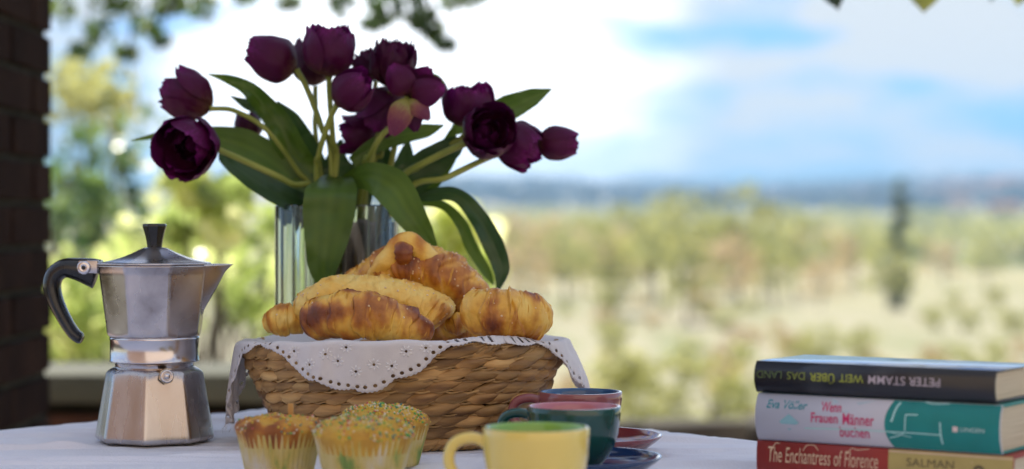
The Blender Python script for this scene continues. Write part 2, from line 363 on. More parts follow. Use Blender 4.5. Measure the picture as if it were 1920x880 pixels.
# ------------------------------------------------------------------ leaf clouds
def leaf_cloud(pts, size, seed, shape='quad', lv=None, up=.3):
    """many small leaf faces at pts (world or local)"""
    g = np.random.default_rng(seed); n = len(pts)
    pts = np.asarray(pts, dtype=float)
    a = g.normal(size=(n, 3)); a /= np.linalg.norm(a, axis=1)[:, None]
    nr = g.normal(size=(n, 3)); nr[:, 2] += up * 2; nr -= a * (nr * a).sum(1)[:, None]; nr /= np.linalg.norm(nr, axis=1)[:, None]
    bt = np.cross(nr, a)
    s = size * g.uniform(.6, 1.25, size=(n, 1))
    if shape == 'quad': prof = [(-.5, 0, 0), (-.1, .32, .05), (.5, 0, -.04), (-.1, -.32, .05)]
    else: prof = [(-.45, .0, 0), (-.38, .30, .04), (-.05, .46, .08), (.2, .26, .04), (.55, 0, -.06), (.2, -.26, .04), (-.05, -.46, .08), (-.38, -.30, .04)]
    k = len(prof)
    Vv = np.zeros((n, k, 3))
    for i, (p, q, r) in enumerate(prof): Vv[:, i] = pts + s * (a * p + bt * q + nr * r)
    if lv is None: lv = g.uniform(0, 1, n)
    me = bpy.data.meshes.new('foliage')
    me.vertices.add(n * k); me.vertices.foreach_set('co', Vv.reshape(-1))
    me.loops.add(n * k); me.loops.foreach_set('vertex_index', np.arange(n * k))
    me.polygons.add(n); me.polygons.foreach_set('loop_start', np.arange(n) * k); me.polygons.foreach_set('loop_total', np.full(n, k))
    me.update(calc_edges=True)
    at = me.attributes.new('lv', 'FLOAT', 'POINT'); at.data.foreach_set('value', np.repeat(lv, k).astype(np.float32))
    return me

def clump_pts(centers, per, g):
    out = []; lv = []
    for (c, r) in centers:
        d = g.normal(size=(per, 3)); d /= np.linalg.norm(d, axis=1)[:, None]
        rr = r * g.uniform(.15, 1, size=(per, 1)) ** .5
        out.append(np.asarray(c) + d * rr * np.array([1, 1, .8])); lv.append(np.clip(g.normal(g.uniform(.25, .75), .2, per), 0, 1))
    return np.concatenate(out), np.concatenate(lv)

def limb(a, b, r0, r1, g, n=8, wig=.06):
    a = Vector(a); b = Vector(b); L_ = (b - a).length
    mid = [a.lerp(b, t) + Vector(g.normal(size=3)) * L_ * wig * (0 < t < 1) for t in (0, .33, .66, 1)]
    pts = catmull(mid, n)
    return sweep(pts, [r0 + (r1 - r0) * i / n for i in range(n + 1)], 7)

def tree_meshes(h, rx, nclump, per, leaf, seed, fol, kind='round'):
    g = np.random.default_rng(seed); mb = MB()
    cs = []
    if kind == 'round':
        mb.add(*limb((0, 0, -.3), (g.normal() * .1 * h * .3, 0, h * .45), .022 * h, .012 * h, g, 8, .03))
        for i in range(nclump):
            ang = g.uniform(0, 6.283); rr = rx * g.uniform(.1, 1) ** .6; zz = h * g.uniform(.32, .95)
            k = math.sqrt(max(.08, 1 - ((zz / h - .6) / .45) ** 2))
            c = (rr * k * math.cos(ang), rr * k * math.sin(ang), zz); cs.append((c, rx * g.uniform(.2, .38)))
            if i < 12: mb.add(*limb((0, 0, h * g.uniform(.25, .42)), c, .008 * h, .003 * h, g, 6, .05))
    else:
        mb.add(*limb((0, 0, -.3), (0, 0, h * .9), .03 * h, .008 * h, g, 8, .005))
        for i in range(nclump):
            t = g.uniform(.04, 1); w = rx * (math.sin(min(1, t * 3.2) * 1.57) * (1 - t) ** .6 + .06)
            ang = g.uniform(0, 6.283); rr = w * g.uniform(.2, 1)
            cs.append(((rr * math.cos(ang), rr * math.sin(ang), h * t), rx * g.uniform(.22, .4)))
    pts, lv = clump_pts(cs, per, g)
    cme = leaf_cloud(pts, leaf, seed + 1, 'quad', lv); cme.materials.append(fol)
    tme = mesh_of('trunk', mb.v, mb.f, M['bark'])
    return tme, cme

def put_tree(name, meshes, x, y, rz, s, label, cat, group=None, z=None):
    r = empty(name, (x, y, (ground_z(x, y) if z is None else z)), rz); r.scale = (s, s, s)
    tag(r, label, cat, group)
    link('trunk', meshes[0], r); link('crown', meshes[1], r)
    return r

TA = tree_meshes(5.2, 2.2, 26, 26, .36, 11, M['farfol'])
TB = tree_meshes(4.6, 2.5, 24, 24, .36, 12, M['farfol2'])
TC = tree_meshes(6.0, 1.8, 22, 26, .34, 13, M['farfol'])
CY = tree_meshes(8.2, 1.2, 60, 34, .30, 14, M['cypress'], 'cyp')
SH = [tree_meshes(1.3, .8, 12, 45, .12, 21, M['farfol']), tree_meshes(1.1, .9, 12, 45, .12, 22, M['olivefol']), tree_meshes(.9, .8, 12, 45, .12, 23, M['farfol2'])]
def px_x(px, D): return (px - 960) / F * D
spec = [(1010, 120, 'B', 1.05), (1085, 128, 'A', .95), (1130, 112, 'B', .9), (1180, 118, 'A', 1.0), (1225, 104, 'C', .85), (1265, 122, 'C', 1.05), (1305, 118, 'A', 1.15),
        (1345, 100, 'B', .8), (1385, 116, 'C', 1.1), (1430, 122, 'A', 1.05), (1490, 128, 'A', .95), (1545, 132, 'B', .9), (960, 125, 'A', .9), (905, 130, 'B', 1.0),
        (1600, 140, 'C', .7), (985, 78, 'B', .5), (1060, 85, 'A', .62), (1150, 70, 'A', .6), (1215, 80, 'C', .55), (1290, 66, 'A', .62), (1370, 74, 'B', .5), (1450, 82, 'A', .55), (1540, 90, 'B', .5), (900, 90, 'B', .6), (1770, 150, 'B', .7), (1850, 155, 'A', .7)]
ORD = ['leftmost', 'second', 'third', 'fourth', 'fifth', 'sixth', 'seventh', 'eighth', 'ninth', 'tenth', 'eleventh', 'twelfth', 'thirteenth', 'fourteenth', 'fifteenth', 'sixteenth', 'seventeenth', 'eighteenth', 'nineteenth', 'twentieth', 'twenty-first', 'twenty-second', 'twenty-third', 'twenty-fourth', 'twenty-fifth', 'twenty-sixth', 'twenty-seventh', 'rightmost']
def place(v, vs_):
    r_ = sorted(vs_).index(v); return 'leftmost' if r_ == 0 else 'rightmost' if r_ == len(vs_) - 1 else ORD[r_] + ' from the left'
for i, (px, D, k, s) in enumerate(spec):
    lab = {'A': 'bushy yellow-green tree', 'B': 'russet brown tree', 'C': 'slim yellow-green tree'}[k] + ', ' + place(px, [q_[0] for q_ in spec]) + ' of the blurred valley trees'
    put_tree('valley_tree', {'A': TA, 'B': TB, 'C': TC}[k], px_x(px, D), D, i * 1.3, s, lab, 'tree', 'trees in the valley')
put_tree('cypress_tree', CY, px_x(1685, 100), 100, 0, .76, 'tall dark pointed cypress standing alone in the valley above the books', 'tree')
put_tree('bushy_tree', TA, px_x(1665, 92), 92, 2.0, .62, 'short yellow-green tree at the foot of the dark cypress', 'tree')
g = np.random.default_rng(5)
for i in range(70):
    D = float(g.uniform(16, 75)); px = float(g.uniform(880, 1960))
    k = int(g.integers(0, 3))
    lab = ['low green shrub on the dry slope beyond the terrace', 'low olive-grey shrub on the dry slope beyond the terrace', 'low russet shrub on the dry slope beyond the terrace'][k]
    put_tree('shrub', SH[k], px_x(px, D), D, i * .7, float(g.uniform(.35, .8)), lab, 'shrub', 'shrubs on the slope')
# denser far woodland as one mass
g = np.random.default_rng(8); cs = []
for i in range(420):
    D = float(g.uniform(230, 900)); x = float(g.uniform(-.1, .32)) * D
    cs.append(((x, D, ground_z(x, D) + 2.0), float(g.uniform(2.5, 5.5))))
pts, lv = clump_pts(cs, 36, g)
me = leaf_cloud(pts, 1.9, 9, 'quad', lv); me.materials.append(M['farfol'])
tag(link('woodland', me), kind='stuff', label='far woodland scattered across the hazy valley', cat='woodland')
g = np.random.default_rng(18); cs = []
for i in range(900):
    D = float(g.uniform(1300, 2500)); x = float(g.uniform(-.08, .32)) * D
    cs.append(((x, D, ground_z(x, D) + 4.0), float(g.uniform(7, 15))))
pts, lv = clump_pts(cs, 24, g)
M['ridgefol'] = foliage_mat('ridge_leaves', [(0, (.020, .035, .025)), (1, (.06, .08, .05))], .1)
me = leaf_cloud(pts, 7, 19, 'quad', lv); me.materials.append(M['ridgefol'])
tag(link('ridge_wood', me), kind='stuff', label='dark blue-green wood along the distant ridge', cat='woodland')

# ridge houses
M['hwall'] = pm('pale_house_wall', [(0, (.60, .48, .40)), (1, (.72, .62, .54))], scale=.5, rough=.9)
M['hroof'] = pm('terracotta_roof', [(0, (.28, .12, .07)), (1, (.40, .19, .12))], scale=.8, rough=.9)
M['hwin'] = pm('dark_window', [(0, (.03, .035, .04)), (1, (.05, .055, .06))], scale=1, rough=.2)
v, f = box_vf(-8, 8, -5, 5, -3, 7); hw = mesh_of('wall', v, f, M['hwall'], False)
v = [(-8.6, -5.6, 7), (8.6, -5.6, 7), (8.6, 5.6, 7), (-8.6, 5.6, 7), (-8.6, 0, 10), (8.6, 0, 10)]
hr = mesh_of('roof', v, [(0, 1, 5, 4), (2, 3, 4, 5), (1, 2, 5), (3, 0, 4), (0, 3, 2, 1)], M['hroof'], False)
v, f = box_vf(-.7, .7, -5.15, -4.9, -1, 1); hwi = mesh_of('window', v, f, M['hwin'], False)
hsp = [(1455, 1900, .8), (1500, 2000, .7), (1745, 1700, .9), (1775, 1750, 1.0), (1805, 1650, 1.2), (1832, 1800, .9), (1860, 1600, 1.1), (1888, 1700, 1.3), (1912, 1750, 1.0), (1800, 1100, .8), (1882, 700, .62), (1620, 1800, .9), (735, 1900, .8), (1345, 1950, .8)]
for i, (px, D, s) in enumerate(hsp):
    x = px_x(px, D); r = empty('distant_house', (x, D, ground_z(x, D) + (5 if D > 1200 else 1)), (i * .37) % 1 - .5); r.scale = (s, s, s)
    lab = ('pale blurred house in the valley field, nearest and lowest of the houses' if D == 700 else 'pale house alone on the slope below the ridge village' if D == 1100 else 'small pale house with a terracotta roof, ' + place(px, [q_[0] for q_ in hsp if q_[1] > 1200]) + ' on the distant ridge')
    tag(r, lab, 'house', 'houses on the distant ridge' if D > 1200 else None)
    link('wall', hw, r); link('roof', hr, r)
    for wx in (-5, 0, 5):
        for wz in (1.2, 5): link('window', hwi, r, (wx, 0, wz))

# ------------------------------------------------------------------ terrace, walls, pillar, roof, house
t = M['terrace']; v, f = box_vf(-6, 6, -3, 6.3, -.3, -.006); tg = tag(mk('terrace', v, f, M['mortar'], None, False), kind='structure')
v, f = box_vf(-.197, .197, -.197, .197, -.02, .0); tme = bevel(mesh_of('tile', v, f, t, False), .003, 1)
for i in range(16):
    for j in range(17):
        link('tile', tme, tg, (-3 + .2 + i * .4, -.6 + .2 + j * .4, 0), (0, 0, 0))
hwr = empty('house_wall', (1, -3, 0)); tag(hwr, 'unseen house wall behind the camera, cream and brown parts shaped for bounce light and reflections', 'wall')  # unseen wall, cream side placed to bounce warm light onto the table
v, f = box_vf(-2.6, 7, -.4, 0, 0, 4.2); mk('plaster_front', v, f, M['plaster'], hwr, False)
M['unseen_brown_wall'] = pm('brown_stucco', [(0, (.20, .125, .095)), (1, (.27, .18, .14))], scale=4, rough=.7, stretch=(1, 1, 8))  # unseen brown wall part, shaped for reflections in the pot
v, f = box_vf(-12, -2.61, -.4, 0, 0, 5.6); mk('unseen_brown_wall', v, f, M['unseen_brown_wall'], hwr, False)

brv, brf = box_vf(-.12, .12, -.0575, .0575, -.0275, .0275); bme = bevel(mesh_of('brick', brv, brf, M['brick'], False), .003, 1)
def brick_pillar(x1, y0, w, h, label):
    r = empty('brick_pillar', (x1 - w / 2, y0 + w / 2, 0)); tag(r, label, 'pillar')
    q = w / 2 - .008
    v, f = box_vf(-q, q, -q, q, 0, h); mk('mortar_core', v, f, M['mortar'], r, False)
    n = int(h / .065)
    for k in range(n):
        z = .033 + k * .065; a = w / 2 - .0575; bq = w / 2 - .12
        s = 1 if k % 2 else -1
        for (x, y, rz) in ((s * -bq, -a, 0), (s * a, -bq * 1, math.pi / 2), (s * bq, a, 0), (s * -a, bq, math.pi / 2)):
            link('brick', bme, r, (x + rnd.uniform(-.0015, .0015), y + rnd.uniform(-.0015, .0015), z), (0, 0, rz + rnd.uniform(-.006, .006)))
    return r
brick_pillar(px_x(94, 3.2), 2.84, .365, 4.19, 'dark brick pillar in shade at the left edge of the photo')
# parapet
pr = empty('parapet_wall', (-1.9, 4.1, 0)); tag(pr, 'low brick parapet with pale stone coping behind the coffee pot', 'wall')
v, f = box_vf(-1.75, 1.55, -.09, .12, -.1, .60); mk('mortar_core', v, f, M['mortar'], pr, False)
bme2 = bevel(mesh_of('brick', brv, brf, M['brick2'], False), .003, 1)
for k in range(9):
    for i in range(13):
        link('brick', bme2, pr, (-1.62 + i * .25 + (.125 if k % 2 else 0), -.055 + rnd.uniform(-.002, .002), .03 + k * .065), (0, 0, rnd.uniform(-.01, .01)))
v, f = box_vf(-.41, .41, -.17, .17, 0, .055); cpm = bevel(mesh_of('coping_stone', v, f, M['stone'], False), .008, 2)
for i in range(4): link('coping_stone', cpm, pr, (-1.35 + i * .83, 0, .603), (0, 0, rnd.uniform(-.01, .01)))
# low kerb wall on the right
kr = empty('garden_wall', (1.2, 6.5, 0)); tag(kr, 'low dark stone garden wall at the far edge of the terrace', 'wall')
g = np.random.default_rng(4)
for k in range(3):
    x = -1.6
    while x < 2.6:
        w = float(g.uniform(.18, .34)); v, f = box_vf(-w / 2 + .004, w / 2 - .004, -.12, .12, -.055, .055)
        v = [tuple(np.array(p) + g.uniform(-.012, .012, 3)) for p in v]
        link('stone', bevel(mesh_of('stone', v, f, M['kerb'], False), .015, 2), kr, (x + w / 2, float(g.uniform(-.02, .02)) - .15 * (x / 2.6) * 0, .04 + k * .115))
        x += w
# unseen timber canopy, sized and raised to block sun but admit sky light
rf = empty('shade_canopy', (-1.3, 4.4, 4.2)); tag(rf, 'unseen high timber canopy, sized and placed to keep the sun off the table', 'roof')
v, f = box_vf(-1.1, 1.0, -1.3, 1.25, .14, .2); mk('roof_boards', v, f, M['timber'], rf, False)
for k in range(4):
    x = -.98 + k * .63; v, f = box_vf(x - .05, x + .05, -1.5, 1.2, 0, .138); mk('beam', v, f, M['timber'], rf, False)

# ------------------------------------------------------------------ vegetation beyond the parapet
def plant(name, clumps, per, leaf, fol, label, cat, seed, shape='leaf', root=None, limbs=True, group=None, rb=.02):
    g = np.random.default_rng(seed)
    root = Vector(root)
    r = empty(name, root); tag(r, label, cat, group)
    loc = [((Vector(c) - root), rr) for c, rr in clumps]
    pts, lv = clump_pts(loc, per, g)
    me = leaf_cloud(pts, leaf, seed + 1, shape, lv); me.materials.append(fol)
    link('crown', me, r)
    if limbs:
        mb = MB()
        for c, rr in loc:
            mb.add(*limb((0, 0, 0), c, rb, .004, g, 8, .05))
        mk('branches', mb.v, mb.f, M['bark'], r)
    return r
def cl(px, py, D, r): return (P(px, py, D), r)
g = np.random.default_rng(77)
c1 = [cl(float(g.uniform(95, 300)), float(g.uniform(430, 680)), float(g.uniform(6.5, 8)), float(g.uniform(.10, .18))) for _ in range(16)]
plant('grape_vine', c1, 34, .065, M['vine'], 'sunlit yellow-green leafy bush behind the parapet, left of the coffee pot', 'bush', 31, root=(px_x(200, 7.2), 7.2, -.2))
c2 = [cl(float(g.uniform(300, 520)), float(g.uniform(410, 690)), float(g.uniform(6.5, 8.5)), float(g.uniform(.08, .17))) for _ in range(18)]
plant('grape_vine', c2, 30, .065, M['vine'], 'sunlit yellow-green leafy bush between coffee pot and vase', 'bush', 33, root=(px_x(420, 7.4), 7.4, -.2))
c3 = [cl(355, 350, 6, .07), cl(395, 385, 6, .09), cl(420, 420, 6, .09), cl(440, 365, 6.2, .06), cl(340, 420, 6.2, .07)]
plant('grape_vine', c3, 26, .085, M['vine'], 'single green vine shoot rising between coffee pot and tulips', 'vine', 35, root=(px_x(390, 6), 6, -.2), rb=.008)
c4 = [cl(850, 410, 6.4, .08), cl(875, 450, 6.4, .10), cl(830, 480, 6.4, .10), cl(845, 540, 6.4, .12), cl(900, 500, 6.6, .07), cl(790, 560, 6.6, .12)]
plant('grape_vine', c4, 34, .085, M['vine'], 'green leafy shoot seen between the vase and the wavy right tulip leaf', 'vine', 37, root=(px_x(850, 6.4), 6.4, -.2), rb=.008)
c5 = [cl(float(g.uniform(85, 215)), float(g.uniform(230, 460)), float(g.uniform(8, 10)), float(g.uniform(.14, .26))) for _ in range(13)]
plant('small_tree', c5, 24, .075, M['darkfol'], 'dark green small tree just right of the brick pillar', 'tree', 39, root=(px_x(120, 9), 9, -.3), rb=.02)
c6 = [cl(float(g.uniform(95, 250)), float(g.uniform(120, 210)), float(g.uniform(11, 13)), float(g.uniform(.12, .22))) for _ in range(8)]
plant('olive_tree', c6, 40, .08, M['olivefol'], 'yellow-olive tree crown high beside the brick pillar', 'tree', 41, root=(px_x(40, 12), 12, -.8), rb=.03)
# overhanging branches of a big tree, left top and centre top
c7 = [cl(170, -45, 6, .10), cl(205, 0, 6, .06), cl(290, -35, 6, .08), cl(320, 10, 6, .05), cl(185, 60, 6.2, .05), cl(420, -45, 6, .08), cl(240, 100, 6.3, .04), cl(120, 20, 6.2, .06), cl(270, 45, 6.3, .05), cl(380, 15, 6.2, .05), cl(460, -10, 6.2, .05), cl(230, 25, 6, .07), cl(350, -15, 6, .07), cl(155, 95, 6.4, .05), cl(540, 5, 6, .04), cl(300, 75, 6.4, .035),
      cl(600, -45, 6, .09), cl(640, 5, 5.8, .05), cl(700, -25, 5.6, .06), cl(725, 20, 5.5, .05), cl(700, 45, 5.8, .04), cl(770, 15, 5.5, .06), cl(798, 45, 5.5, .045), cl(838, 85, 5.4, .028), cl(860, 0, 5.5, .055), cl(890, -20, 5.5, .06), cl(815, 65, 5.5, .03)]
plant('overhanging_tree', c7, 40, .032, M['darkfol'], 'dark leafy branches hanging into the top left above the tulips', 'tree', 43, root=(px_x(500, 6.5), 6.5, 3.6), rb=.012)
# vine leaves at the top right, close
vn = empty('hanging_vine', P(1700, -700, 3.0)); tag(vn, 'vine with four leaf tips hanging in at the top right corner', 'vine')
rootv = P(1700, -700, 3.0)
mb = MB()
M['vleaf_dark'] = pm('vine_leaf_shade_painted', [(0, (.012, .03, .012)), (1, (.03, .06, .02))], scale=20, rough=.5, transl=.1)  # shade painted in as a darker copy of the leaf colour
M['vleaf_lit'] = pm('vine_leaf_light_painted', [(0, (.22, .26, .05)), (1, (.40, .42, .12))], scale=20, rough=.5, transl=.55)  # sunlight painted in as a paler, yellower copy of the leaf
def vine_leaf(px, py, D, w, h, mat, rot=0):
    tip = P(px, py, D)
    nV = []; nF = []
    n = 14; k = 7
    for i in range(n + 1):
        t = i / n; ww = w * math.sin(math.pi * (t ** .75)) ** .8 * (1 + .06 * math.sin(t * 40)) + .0003
        for j in range(k):
            u = j / (k - 1) * 2 - 1
            nV.append((ww * u, -.006 * abs(u) * (1 - t) + .006 * math.sin(t * 5), h * (1 - t) + .004 * u * u))
    for i in range(n):
        for j in range(k - 1): nF.append((i * k + j, i * k + j + 1, (i + 1) * k + j + 1, (i + 1) * k + j))
    mk('leaf', nV, nF, mat, vn, loc=tip - rootv, rot=(0, rot, 0))
    top = tip - rootv + Vector((math.sin(rot) * h, 0, math.cos(rot) * h))
    p = catmull([top, top + Vector((.01, 0, .06)), Vector((top.x * .4, .02, top.z + .3)), Vector((0, 0, 0))], 16)
    mb.add(*sweep(p, .0018, 6))
vine_leaf(1571, 22, 2.9, .020, .055, M['vleaf_dark'], -.25)
vine_leaf(1730, 27, 3.0, .028, .060, M['vleaf_lit'], .05)
vine_leaf(1856, 6, 3.2, .012, .04, M['vleaf_dark'], .1)
vine_leaf(1905, 14, 3.2, .022, .05, M['vleaf_lit'], .2)
mk('stem', mb.v, mb.f, M['bark'], vn)

# ------------------------------------------------------------------ table
C0 = Vector((-.1505, 2.33, 0)); e1 = Vector((-.745, -.667, 0)).normalized(); e2 = Vector((-e1.y * -1, 0, 0))
e2 = Vector((.667, -.745, 0)).normalized(); e1 = Vector((-.745, -.667, 0)).normalized()
SIDE = 1.35
ctr = C0 + (e1 + e2) * SIDE / 2
def tw(a, b_, z): # table coords -> world
    p = C0 + e1 * a + e2 * b_; return Vector((p.x, p.y, z))
tb = empty('table', (ctr.x, ctr.y, 0), math.atan2(e2.y, e2.x)); tag(tb, 'wooden dining table under the pale lilac cloth', 'table')
h_ = SIDE / 2 - .006
v, f = box_vf(-h_, h_, -h_, h_, TZ - .035, TZ - .006); mk('tabletop', v, f, M['tablewood'], tb, False)
v, f = box_vf(-.035, .035, -.035, .035, 0, TZ - .036); lg = mesh_of('leg', v, f, M['tablewood'], False)
for sx_i in (-1, 1):
    for sy_i in (-1, 1): link('leg', lg, tb, (sx_i * (h_ - .06), sy_i * (h_ - .06), 0))
# cloth: fine sheet with ironing creases, hanging over the edges
nA = 470
DROP = .22
ss = np.concatenate([np.linspace(-DROP, -.004, 14), np.linspace(0, .86, 500), np.linspace(.865, SIDE, 50), np.linspace(SIDE + .004, SIDE + DROP, 12)])
g = np.random.default_rng(3)
creases = [(float(g.uniform(-.55, .55)), float(g.uniform(1.35, 2.35)), float(g.normal(0.03, .07)), float(g.uniform(.0026, .0060)), float(g.uniform(.0022, .0060)), float(g.uniform(.07, .25))) for _ in range(120)]
cxs, cys, sl, wd, am, ln = (np.array([c[k] for c in creases]) for k in range(6))
def cloth_w(XY):
    out = np.zeros(len(XY))
    for cx_, cy_, s_, w_, a_, l_ in creases:
        m_ = (np.abs(XY[:, 1] - cy_) < .12) & (np.abs(XY[:, 0] - cx_) < l_ * 2.2)
        x = XY[m_, 0] - cx_; d = (XY[m_, 1] - cy_ - s_ * x - .006 * np.sin(x * 14 + cy_ * 9)) / w_
        out[m_] += a_ * np.exp(-(x / l_) ** 2) * (np.exp(-d ** 2) - .45 * np.exp(-((d + 1.9) / 1.3) ** 2))
    for (qx, qy, r_) in ((-.326, 1.9, .066), (-.1, 1.9, .12), (.05, 1.8, .06)):
        out *= 1 - .85 * np.exp(-np.minimum((np.hypot(XY[:, 0] - qx, XY[:, 1] - qy) / r_) ** 6, 60))
    ea = (XY - np.array([C0.x, C0.y])) @ np.array([e1.x, e1.y]); eb = (XY - np.array([C0.x, C0.y])) @ np.array([e2.x, e2.y])
    out *= np.clip(np.minimum(ea, eb) / .05, .12, 1)
    return np.clip(out, -.003, .007)
def cloth_z(x, y):
    return .0020 * noise.noise(Vector((x * 4, y * 24, 1))) + .0009 * noise.noise(Vector((x * 11, y * 60, 4)))
V = []; Fc = []
n = len(ss)
for a in ss:
    for b2 in ss:
        ca = min(max(a, 0), SIDE); cb = min(max(b2, 0), SIDE)
        oa = max(0, abs(a - ca)); ob = max(0, abs(b2 - cb)); d = math.hypot(oa, ob) if (oa and ob) else max(oa, ob)
        da = math.copysign(1, a - ca) if oa else 0; db = math.copysign(1, b2 - cb) if ob else 0
        p = C0 + e1 * (ca + da * min(oa, .004) * 1 + da * oa * .10 + (.012 * math.sin(b2 * 30) * oa / DROP if oa else 0)) + e2 * (cb + db * min(ob, .004) + db * ob * .10 + (.012 * math.sin(a * 30) * ob / DROP if ob else 0))
        z = TZ - .0015 + cloth_z(p.x, p.y) - d
        V.append((p.x, p.y, z))
V = np.array(V); V[:, 2] += cloth_w(V[:, :2])
for i in range(n - 1):
    for j in range(n - 1): Fc.append((i * n + j, (i + 1) * n + j, (i + 1) * n + j + 1, i * n + j + 1))
tag(mk('tablecloth', V, Fc, M['cloth']), 'creased pale lilac tablecloth spread over the table', 'tablecloth')

# ------------------------------------------------------------------ moka pot
def octring(Rr, z, blend, ph, n=192, soft=.992):
    out = []
    for k in range(n):
        a = 2 * math.pi * k / n
        q = ((a - ph) % (math.pi / 4)) - math.pi / 8
        ro = Rr * math.cos(math.pi / 8) / math.cos(q); ro = min(ro, Rr * soft)
        r = ro * (1 - blend) + Rr * .955 * blend
        out.append((r * math.cos(a), r * math.sin(a), z))
    return out
def oct_loft(rings, ph, cap0=True, cap1=True, n=192):
    V = []; Fc = []
    for (Rr, z, bl) in rings: V += octring(Rr, z, bl, ph, n)
    for i in range(len(rings) - 1):
        for k in range(n): Fc.append((i * n + k, i * n + (k + 1) % n, (i + 1) * n + (k + 1) % n, (i + 1) * n + k))
    if cap0: Fc.append(tuple(range(n - 1, -1, -1)))
    if cap1: Fc.append(tuple((len(rings) - 1) * n + k for k in range(n)))
    return V, Fc
MC = Vector((px_x(290, 1.9), 1.90, TZ))
mo = empty('coffee_pot', MC); tag(mo, 'dull octagonal aluminium stovetop coffee pot with black handle at left of the table', 'coffee pot')
PHB = -math.pi / 2 ; PHT = -math.pi / 2 + math.pi / 8 + math.pi / 96
v, f = oct_loft([(.0500, .0005, .2), (.0532, .002, 0), (.0545, .004, 0), (.0545, .006, 0)] + [(.0545 - .0097 * t, .006 + .056 * t, 0) for t in np.linspace(.05, 1, 8)] + [(.0436, .0640, .25), (.0415, .0660, .7), (.0390, .0675, 1)], PHB)
o_ = mk('boiler', v, f, M['alu2'], mo)
prof = [(.0355, .0665), (.0355, .0715), (.0365, .0722), (.0398, .0726), (.0406, .0732), (.0406, .0740), (.0402, .0745), (.0402, .0925), (.0407, .0932), (.0407, .0945), (.0398, .0955)]
v, f = lathe(prof, 96); mk('collar', v, f, M['steel'], mo)
v, f = oct_loft([(.0395, .0950, 1), (.0425, .0958, .6), (.0438, .0975, .2), (.0442, .100, 0)] + [(.0442 + .0082 * t, .100 + .059 * t, 0) for t in np.linspace(.1, 1, 8)] + [(.0527, .1592, 0), (.0527, .1605, 0), (.0505, .1607, 0)], PHT)
mk('upper_chamber', v, f, M['alu'], mo)
v, f = oct_loft([(.0520, .1610, 0), (.0532, .1613, 0), (.0532, .1623, 0), (.0520, .1630, 0)] + [(.0520 * (1 - t) + .0125 * t, .163 + .0125 * t - .002 * math.sin(3.14 * t), 0) for t in np.linspace(.12, 1, 8)] + [(.0105, .1762, .5), (.008, .1766, 1)], PHT)
mk('lid', v, f, M['alu'], mo)
v, f = oct_loft([(.0068, .1752, .3), (.0070, .1775, .3), (.0078, .183, .1), (.0095, .190, 0), (.0112, .1955, 0), (.0114, .1972, 0), (.0105, .1982, 0), (.004, .1984, 1)], PHT)
mk('knob', v, f, M['bakelite'], mo)
# spout: arc sections growing with height, direction +x
V = []; Fc = []; ns = 22; kk = 15
for i in range(ns + 1):
    t = i / ns; z = .112 + (.1615 - .112) * t
    body = .0442 + .0082 * (z - .1) / .059
    ext = (.0695 - body * .94) * (t ** 1.25) + (.004 * max(0, (t - .85) / .15) ** 1.5)
    hw2 = .0015 + .019 * t ** .8
    for j in range(kk):
        u = j / (kk - 1) * 2 - 1
        x = body * .915 + ext * (1 - abs(u) ** 1.15) ; y = hw2 * u
        V.append((x, y, z))
for i in range(ns):
    for j in range(kk - 1): Fc.append((i * kk + j, i * kk + j + 1, (i + 1) * kk + j + 1, (i + 1) * kk + j))
Fc.append(tuple(ns * kk + j for j in range(kk)))
mk('spout', V, Fc, M['alu'], mo)
# black spout lip tip
# handle
hz = [(232, 218, 54, 11), (205, 210, 50, 12), (160, 200, 40, 13), (118, 197, 34, 13), (85, 218, 33, 13), (72, 255, 32, 13), (82, 305, 28, 12.5), (104, 355, 25, 12), (130, 402, 23, 11), (152, 432, 22, 11), (172, 448, 21, 10), (180, 452, 15, 8)]
pts = []; rad = []
for (zx, zy, rv, rd) in hz:
    w = P(60 + zx / 1.912, 400 + zy / 1.912, 1.9) - MC; pts.append(w); rad.append((rv / 1.912 * 1.9 / F, rd / 1000 * .95))
pc = catmull(pts, 44); rc = [(float(np.interp(i / 44 * 11, range(12), [r[1] for r in rad])), float(np.interp(i / 44 * 11, range(12), [r[0] for r in rad]))) for i in range(45)]
V, Fc = sweep(pc, rc, 20, up=(0, 1, 0)); mk('handle', V, Fc, M['bakelite'], mo)
w0 = P(60 + 176 / 1.912, 400 + 168 / 1.912, 1.9) - MC; w1 = P(60 + 246 / 1.912, 400 + 215 / 1.912, 1.9) - MC
v, f = box_vf(w0.x, w1.x, -.0135, .0135, w1.z, w0.z); hg = mk('hinge_bracket', v, f, M['alu'], mo, False); bevel(hg.data, .0012, 2)
pp = P(60 + 198 / 1.912, 400 + 194 / 1.912, 1.9) - MC
v, f = lathe([(.0, .0), (.0062, 0), (.0062, .004), (.0052, .005), (.0015, .005), (.0012, .0045), (0, .0044)], 28); hp = mk('hinge_disc', v, f, M['steel'], mo, loc=(pp.x, -.0125, pp.z), rot=(R_(90), 0, 0))
v, f = lathe([(0, 0), (.0015, 0), (.0015, .001), (0, .0012)], 12); mk('hinge_pin', v, f, M['bakelite'], mo, loc=(pp.x, -.0170, pp.z), rot=(R_(90), 0, 0))
